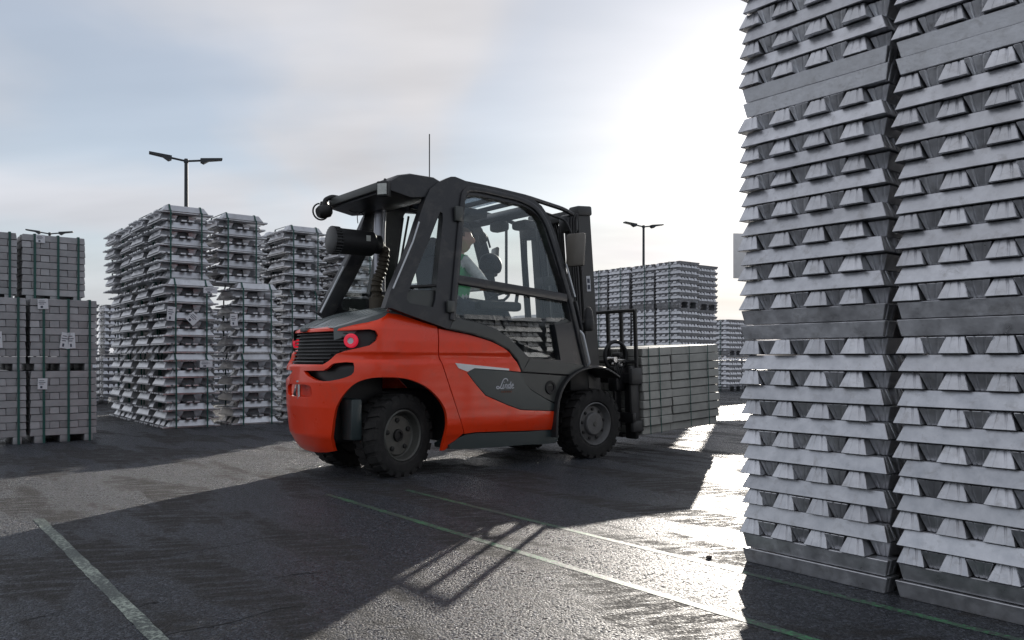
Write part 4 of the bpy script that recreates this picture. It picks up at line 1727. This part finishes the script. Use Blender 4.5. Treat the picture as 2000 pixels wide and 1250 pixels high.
for k in range(2):
    mbox('mast_sticker_print', (2.50, -.3905, 1.81 - k * .065), (.034, .002, .045), 'print', bev=0)
box('hazard_sticker', (2.155, -.545, .985), (.055, .003, .105), 'yellow', T)
box('cowl', (2.08, 0, .82), (.26, 1.06, .30), 'black', T, bev=.03)
# carriage: hangs a little more upright on the rails
MT = Matrix.Translation(PV + Vector((.03, 0, 0))) @ Matrix.Rotation(-R(2.6), 4, 'Y') @ Matrix.Translation(-PV)
for z in (.36, .78):
    mbox('carriage_bar', (2.76, 0, z), (.05, 1.22, .11), 'blackgloss', bev=.01)
for sg in (-1, 1):
    mbox('carriage_plate', (2.70, sg * .42, .57), (.09, .03, .62), 'blackgloss')
    # fork: upright and blade
    mbox('fork_shank', (2.83, sg * .50, .52), (.055, .15, .78), 'blackgloss', bev=.012)
    mbox('fork_blade', (3.42, sg * .30, .155), (1.20, .14, .045), 'blackgloss', bev=.01)
    mbox('side_shift_plate', (2.80, sg * .575, .60), (.12, .035, .62), 'mast', bev=.01)
    mbox('side_shift_foot', (2.82, sg * .585, .27), (.16, .05, .12), 'mast', bev=.012)
    mbox('side_shift_lug', (2.80, sg * .60, .80), (.16, .06, .18), 'mast', bev=.02)
for i in range(7):
    yy = -.60 + i * .20
    mtube('backrest_bar', [(2.82, yy, .78), (2.82, yy, 1.49)], .018, 'blackgloss', section=rrect(.040, .032, .008))
mtube('backrest_top', [(2.82, -.615, 1.49), (2.82, .615, 1.49)], .018, 'blackgloss', section=rrect(.036, .036, .008), up=Vector((0, 0, 1)))
mtube('backrest_top', [(2.82, -.615, .95), (2.82, .615, .95)], .018, 'blackgloss', section=rrect(.036, .036, .008), up=Vector((0, 0, 1)))
# hose loop and valve cluster on the near side of the carriage
bm = bmesh.new()
add_sweep(bm, [MT @ Vector((2.70 + .14 * math.cos(t), -.42 - .02 * math.cos(t), 1.02 + .15 * math.sin(t))) for t in [R(a) for a in range(-70, 231, 12)]], circ(.020, 8))
from_bm('hose_loop', bm, 'black', T)
for k, (dx, dz, r_) in enumerate(((-.05, .0, .03), (.03, .05, .026), (.02, -.06, .03), (-.06, -.09, .024), (.08, -.02, .022))):
    mtube('valve_fitting', [(2.70 + dx, -.36, .98 + dz), (2.70 + dx, -.47, .98 + dz)], r_, 'mast' if k % 2 else 'steel')
for k in range(4):
    mtube('hydraulic_hose', [(2.66 + k * .03, -.44, .95), (2.66 + k * .03, -.47, .84), (2.72 + k * .02, -.46, .72), (2.74, -.40, .62)], .012, 'black', fil=.05)
mbox('carriage_motor', (2.72, -.40, .72), (.14, .14, .16), 'blackgloss', bev=.03)

# --- inside the cab
box('cab_floor', (1.1, 0, .96), (1.7, 1.0, .04), 'black', T)
box('seat_base', (.95, 0, 1.13), (.46, .48, .30), 'black', T, bev=.03)
bm = bmesh.new()
add_box(bm, (.97, 0, 1.35), (.50, .50, .13), bev=.05)
from_bm('seat_cushion', bm, 'seat', T)
bm = bmesh.new()
add_box(bm, (.70, 0, 1.66), (.13, .48, .62), rot=Matrix.Rotation(R(-10), 4, 'Y'), bev=.05)
from_bm('seat_back', bm, 'seat', T)
bm = bmesh.new()
add_box(bm, (.62, 0, 2.04), (.10, .28, .18), rot=Matrix.Rotation(R(-10), 4, 'Y'), bev=.04)
from_bm('head_rest', bm, 'seat', T)
bm = bmesh.new()
add_box(bm, (1.20, -.33, 1.50), (.50, .12, .09), bev=.03)
from_bm('armrest', bm, 'black', T)
tube('joystick', [(1.42, -.33, 1.55), (1.44, -.33, 1.66)], .018, 'black', T)
bm = bmesh.new()
add_box(bm, (1.68, 0, 1.16), (.50, .98, .48), bev=.10)
from_bm('dashboard', bm, 'black', T)
tube('steering_column', [(1.62, .02, 1.30), (1.44, .02, 1.56)], .04, 'black', T)
bm = bmesh.new()
cc = Vector((1.42, .02, 1.58))
ax = Vector((-.55, 0, .83)).normalized()
u_ = Vector((0, 1, 0))
w_ = ax.cross(u_)
add_sweep(bm, [cc + u_ * .16 * math.cos(t) + w_ * .16 * math.sin(t) for t in [2 * PI * i / 24 for i in range(25)]], circ(.015, 8), up=ax, closed_ends=False)
add_sweep(bm, [cc - u_ * .16, cc, cc + u_ * .16], circ(.012, 6), up=ax)
from_bm('steering_wheel', bm, 'black', T)
# display pod and interior mirrors seen against the sky
tube('pod_arm', [(1.60, .40, 1.62), (1.52, .36, 1.80), (1.50, .30, 1.88)], .016, 'black', T, fil=.04)
bm = bmesh.new()
bmesh.ops.create_uvsphere(bm, u_segments=20, v_segments=12, radius=1)
bmesh.ops.transform(bm, matrix=Matrix.Translation((1.50, .20, 1.96)) @ Matrix.Rotation(R(15), 4, 'Y') @ Matrix.Diagonal((.135, .10, .125, 1)), verts=bm.verts[:])
for v in bm.verts:
    v.co.z = max(v.co.z, 1.88)
from_bm('display_pod', bm, 'black', T)
bm = bmesh.new()
bmesh.ops.create_uvsphere(bm, u_segments=16, v_segments=10, radius=1)
bmesh.ops.transform(bm, matrix=Matrix.Translation((1.42, .22, 2.23)) @ Matrix.Diagonal((.05, .045, .058, 1)), verts=bm.verts[:])
o = from_bm('inner_mirror', bm, 'black', T)
tube('mirror_stalk', [(1.41, .22, 2.20), (1.36, .24, 2.05), (1.44, .24, 1.98)], .010, 'black', o, fil=.03)
tube('window_guide', [(1.98, .55, 1.70), (1.98, .55, 2.42)], .016, 'black', T)
for k, yy in enumerate((.12, .22)):
    tube('wiper', [(.36, -.20 + yy, 2.30), (.22 + .03 * k, -.2 + yy, 1.60)], .010, 'black', T, n=6)
box('wiper_motor', (1.62, -.20, 2.33), (.16, .22, .09), 'black', T, bev=.03)
box('work_light_inner', (1.48, .02, 2.33), (.12, .20, .10), 'black', T, bev=.03)
# rear screen
box('rear_screen_frame', (.34, 0, 1.50), (.06, 1.04, .10), 'frame', T, bev=.015)

# ------------------------------------------------------------------ load on the forks
ME_LOAD = {}


def load_mesh(L, d, h):
    k = (L, d, h)
    if k not in ME_LOAD:
        bm = bmesh.new()
        add_box(bm, (L / 2, d / 2, h / 2), (L, d, h))
        for v in bm.verts:
            if v.co.z > h * .5:
                v.co.y += .006 if v.co.y < d / 2 else -.006
        bmesh.ops.bevel(bm, geom=bm.edges[:], offset=.007, segments=1, affect='EDGES')
        me = bpy.data.meshes.new('load_ingot')
        bm.to_mesh(me)
        bm.free()
        me.materials.append(M['aluload'])
        ME_LOAD[k] = me
    return ME_LOAD[k]


TW = Matrix.Translation(O) @ Matrix.Rotation(YAW, 4, 'Z')
for nm, x0, L, lab in (('a', 2.925, .455, 'narrow grey ingot bundle on the forks, next to the fork carriage'),
                       ('b', 3.40, .82, 'wide grey ingot bundle at the tips of the forks')):
    e = bpy.data.objects.new('fork_load_bundle', None)
    COL.objects.link(e)
    e.matrix_world = TW @ Matrix.Translation((2.925, -.62, .185)) @ Matrix.Rotation(R(-2.6), 4, 'Y') @ Matrix.Translation((x0 - 2.925, 0, 0))
    tag(e, lab, 'ingot bundle', 'ingot bundles on the forks')
    z = 0.0
    n = 10
    for k in range(n):
        h = .0925
        dd = .118
        for i in range(9):
            inset = jit(.006) + (.03 if k == 0 else 0)
            put(load_mesh(L if k % 2 else L - .004, dd - .004, h - .004), 'ingot', e, (jit(.008), i * dd + (inset + jit(.008)) * (1 if i == 0 else 0), z), (0, 0, 0))
        z += h
    for xs in ((.09, .26) if nm == 'a' else (.28, .60)):
        bm = bmesh.new()
        add_sweep(bm, [(xs, -.012, 0), (xs, -.012, z + .004), (xs, 1.08, z + .004)], [(.006, .0015), (-.006, .0015), (-.006, -.0015), (.006, -.0015)], up=Vector((1, 0, 0)))
        from_bm('strap', bm, 'strap', e, smooth=0)

# ------------------------------------------------------------------ driver
def skin_body():
    J = {
        'pelvis': ((.80, 0, 1.46), .125), 'waist': ((.77, 0, 1.62), .125), 'chest': ((.78, 0, 1.80), .145), 'neckb': ((.83, 0, 1.955), .070), 'neck': ((.865, 0, 2.02), .056),
        'shR': ((.80, -.17, 1.90), .070), 'elR': ((.98, -.27, 1.66), .048), 'wrR': ((1.22, -.30, 1.63), .034),
        'shL': ((.80, .17, 1.90), .070), 'elL': ((1.00, .25, 1.68), .048), 'wrL': ((1.28, .14, 1.70), .034),
        'hipR': ((.84, -.10, 1.45), .095), 'knR': ((1.26, -.13, 1.47), .068), 'anR': ((1.46, -.13, 1.07), .048), 'toR': ((1.60, -.13, 1.01), .040),
        'hipL': ((.84, .10, 1.45), .095), 'knL': ((1.26, .13, 1.47), .068), 'anL': ((1.44, .13, 1.07), .048), 'toL': ((1.58, .13, 1.01), .040),
    }
    Ed = [('pelvis', 'waist'), ('waist', 'chest'), ('chest', 'neckb'), ('neckb', 'neck'), ('chest', 'shR'), ('shR', 'elR'), ('elR', 'wrR'), ('chest', 'shL'), ('shL', 'elL'), ('elL', 'wrL'),
          ('pelvis', 'hipR'), ('hipR', 'knR'), ('knR', 'anR'), ('anR', 'toR'), ('pelvis', 'hipL'), ('hipL', 'knL'), ('knL', 'anL'), ('anL', 'toL')]
    # fingers: five short chains per hand, curled round lever and wheel
    for s_, wr in (('R', (1.22, -.30, 1.63)), ('L', (1.28, .14, 1.70))):
        w = Vector(wr)
        J['pm' + s_] = (tuple(w + Vector((.06, 0, .0))), .030)
        Ed.append(('wr' + s_, 'pm' + s_))
        for i, (dy, ln) in enumerate(((-.03, .055), (-.01, .062), (.01, .060), (.03, .048))):
            a, b_, c = f'f{s_}{i}a', f'f{s_}{i}b', f'f{s_}{i}c'
            J[a] = (tuple(w + Vector((.095, dy, .008))), .010)
            J[b_] = (tuple(w + Vector((.095 + ln * .6, dy * 1.1, -.004))), .009)
            J[c] = (tuple(w + Vector((.095 + ln * .75, dy * 1.1, -.035))), .008)
            Ed += [('pm' + s_, a), (a, b_), (b_, c)]
        sg = 1 if s_ == 'R' else -1
        J['t' + s_ + 'a'] = (tuple(w + Vector((.05, sg * .035, .008))), .011)
        J['t' + s_ + 'b'] = (tuple(w + Vector((.085, sg * .055, -.006))), .009)
        Ed += [('pm' + s_, 't' + s_ + 'a'), ('t' + s_ + 'a', 't' + s_ + 'b')]
    names = list(J)
    me = bpy.data.meshes.new('person')
    me.from_pydata([J[k][0] for k in names], [(names.index(a), names.index(b_)) for a, b_ in Ed], [])
    o = bpy.data.objects.new('person_tmp', me)
    COL.objects.link(o)
    md = o.modifiers.new('skin', 'SKIN')
    md.use_smooth_shade = True
    for i, k in enumerate(names):
        r_ = J[k][1]
        me.skin_vertices[0].data[i].radius = (r_, r_ * (1.35 if k in ('pelvis', 'waist', 'chest') else 1))
        me.skin_vertices[0].data[i].use_root = (k == 'pelvis')
    o.modifiers.new('sub', 'SUBSURF').levels = 2
    dg = bpy.context.evaluated_depsgraph_get()
    m2 = bpy.data.meshes.new_from_object(o.evaluated_get(dg))
    bpy.data.objects.remove(o)
    return m2


body_me = skin_body()
bm = bmesh.new()
bm.from_mesh(body_me)
# head joined to the neck as part of the same surface
r = bmesh.ops.create_uvsphere(bm, u_segments=28, v_segments=20, radius=1)
hv = r['verts']
yawh = Matrix.Rotation(R(-38), 4, 'Z')
for v in hv:
    c = v.co.copy()
    x, y, z = c.x * .098, c.y * .076, c.z * .122
    if z < 0:
        k = 1 - .28 * (-z / .122)
        x *= k + (.10 if x > 0 else -.12) * (-z / .122)
        y *= k
    if x > .05 and abs(y) < .022 and -.035 < z < .02:
        x += .022 * (1 - abs(y) / .022) * (1 - (z + .0) / .05 if z > 0 else 1)
    if x > .05 and .008 < z < .035 and .014 < abs(y) < .05:
        x -= .012
    if x > .05 and -.062 < z < -.050 and abs(y) < .028:
        x -= .006
    if abs(abs(y) - .074) < .012 and abs(x) < .022 and abs(z) < .035:
        y *= 1.20
    v.co = yawh @ Vector((x, y, z)) + Vector((.885, 0, 2.125))
bm.to_mesh(body_me)
bm.free()
body_me.materials.clear()
for k in ('shirt', 'vest', 'skin', 'trouser', 'black'):
    body_me.materials.append(M[k])
for p in body_me.polygons:
    c = p.center
    if c.z > 1.975:
        i = 2
    elif c.x > 1.20 and c.z > 1.58:
        i = 2
    elif c.z < 1.10 and c.x > 1.3:
        i = 4
    elif c.z < 1.555:
        i = 3
    elif 1.70 < c.z < 1.745 and c.x < 1.0:
        i = 0
    elif abs(c.y) < .19 and (abs(c.y) > .05) and c.z > 1.58 and c.x < .98:
        i = 1
    else:
        i = 0
    p.material_index = i
    p.use_smooth = True
person = bpy.data.objects.new('person', body_me)
COL.objects.link(person)
person.matrix_world = TW @ Matrix.Translation((.12, -.02, .02))
tag(person, 'driver in green and white work vest seated in the cab, looking towards the yard', 'person')
bm = bmesh.new()
bmesh.ops.create_uvsphere(bm, u_segments=24, v_segments=16, radius=1)
dele = []
for v in bm.verts:
    c = v.co.copy()
    if c.z < -.35 or (c.x > .45 and c.z < .55):
        dele.append(v)
    x, y, z = c.x * .105, c.y * .083, c.z * .128
    k = 1 + .02 * math.sin(v.index * 2.3)
    v.co = yawh @ Vector((x * k - .003, y * k, z * k + .004)) + Vector((.885, 0, 2.125))
bmesh.ops.delete(bm, geom=dele, context='VERTS')
from_bm('hair', bm, 'hair', person)
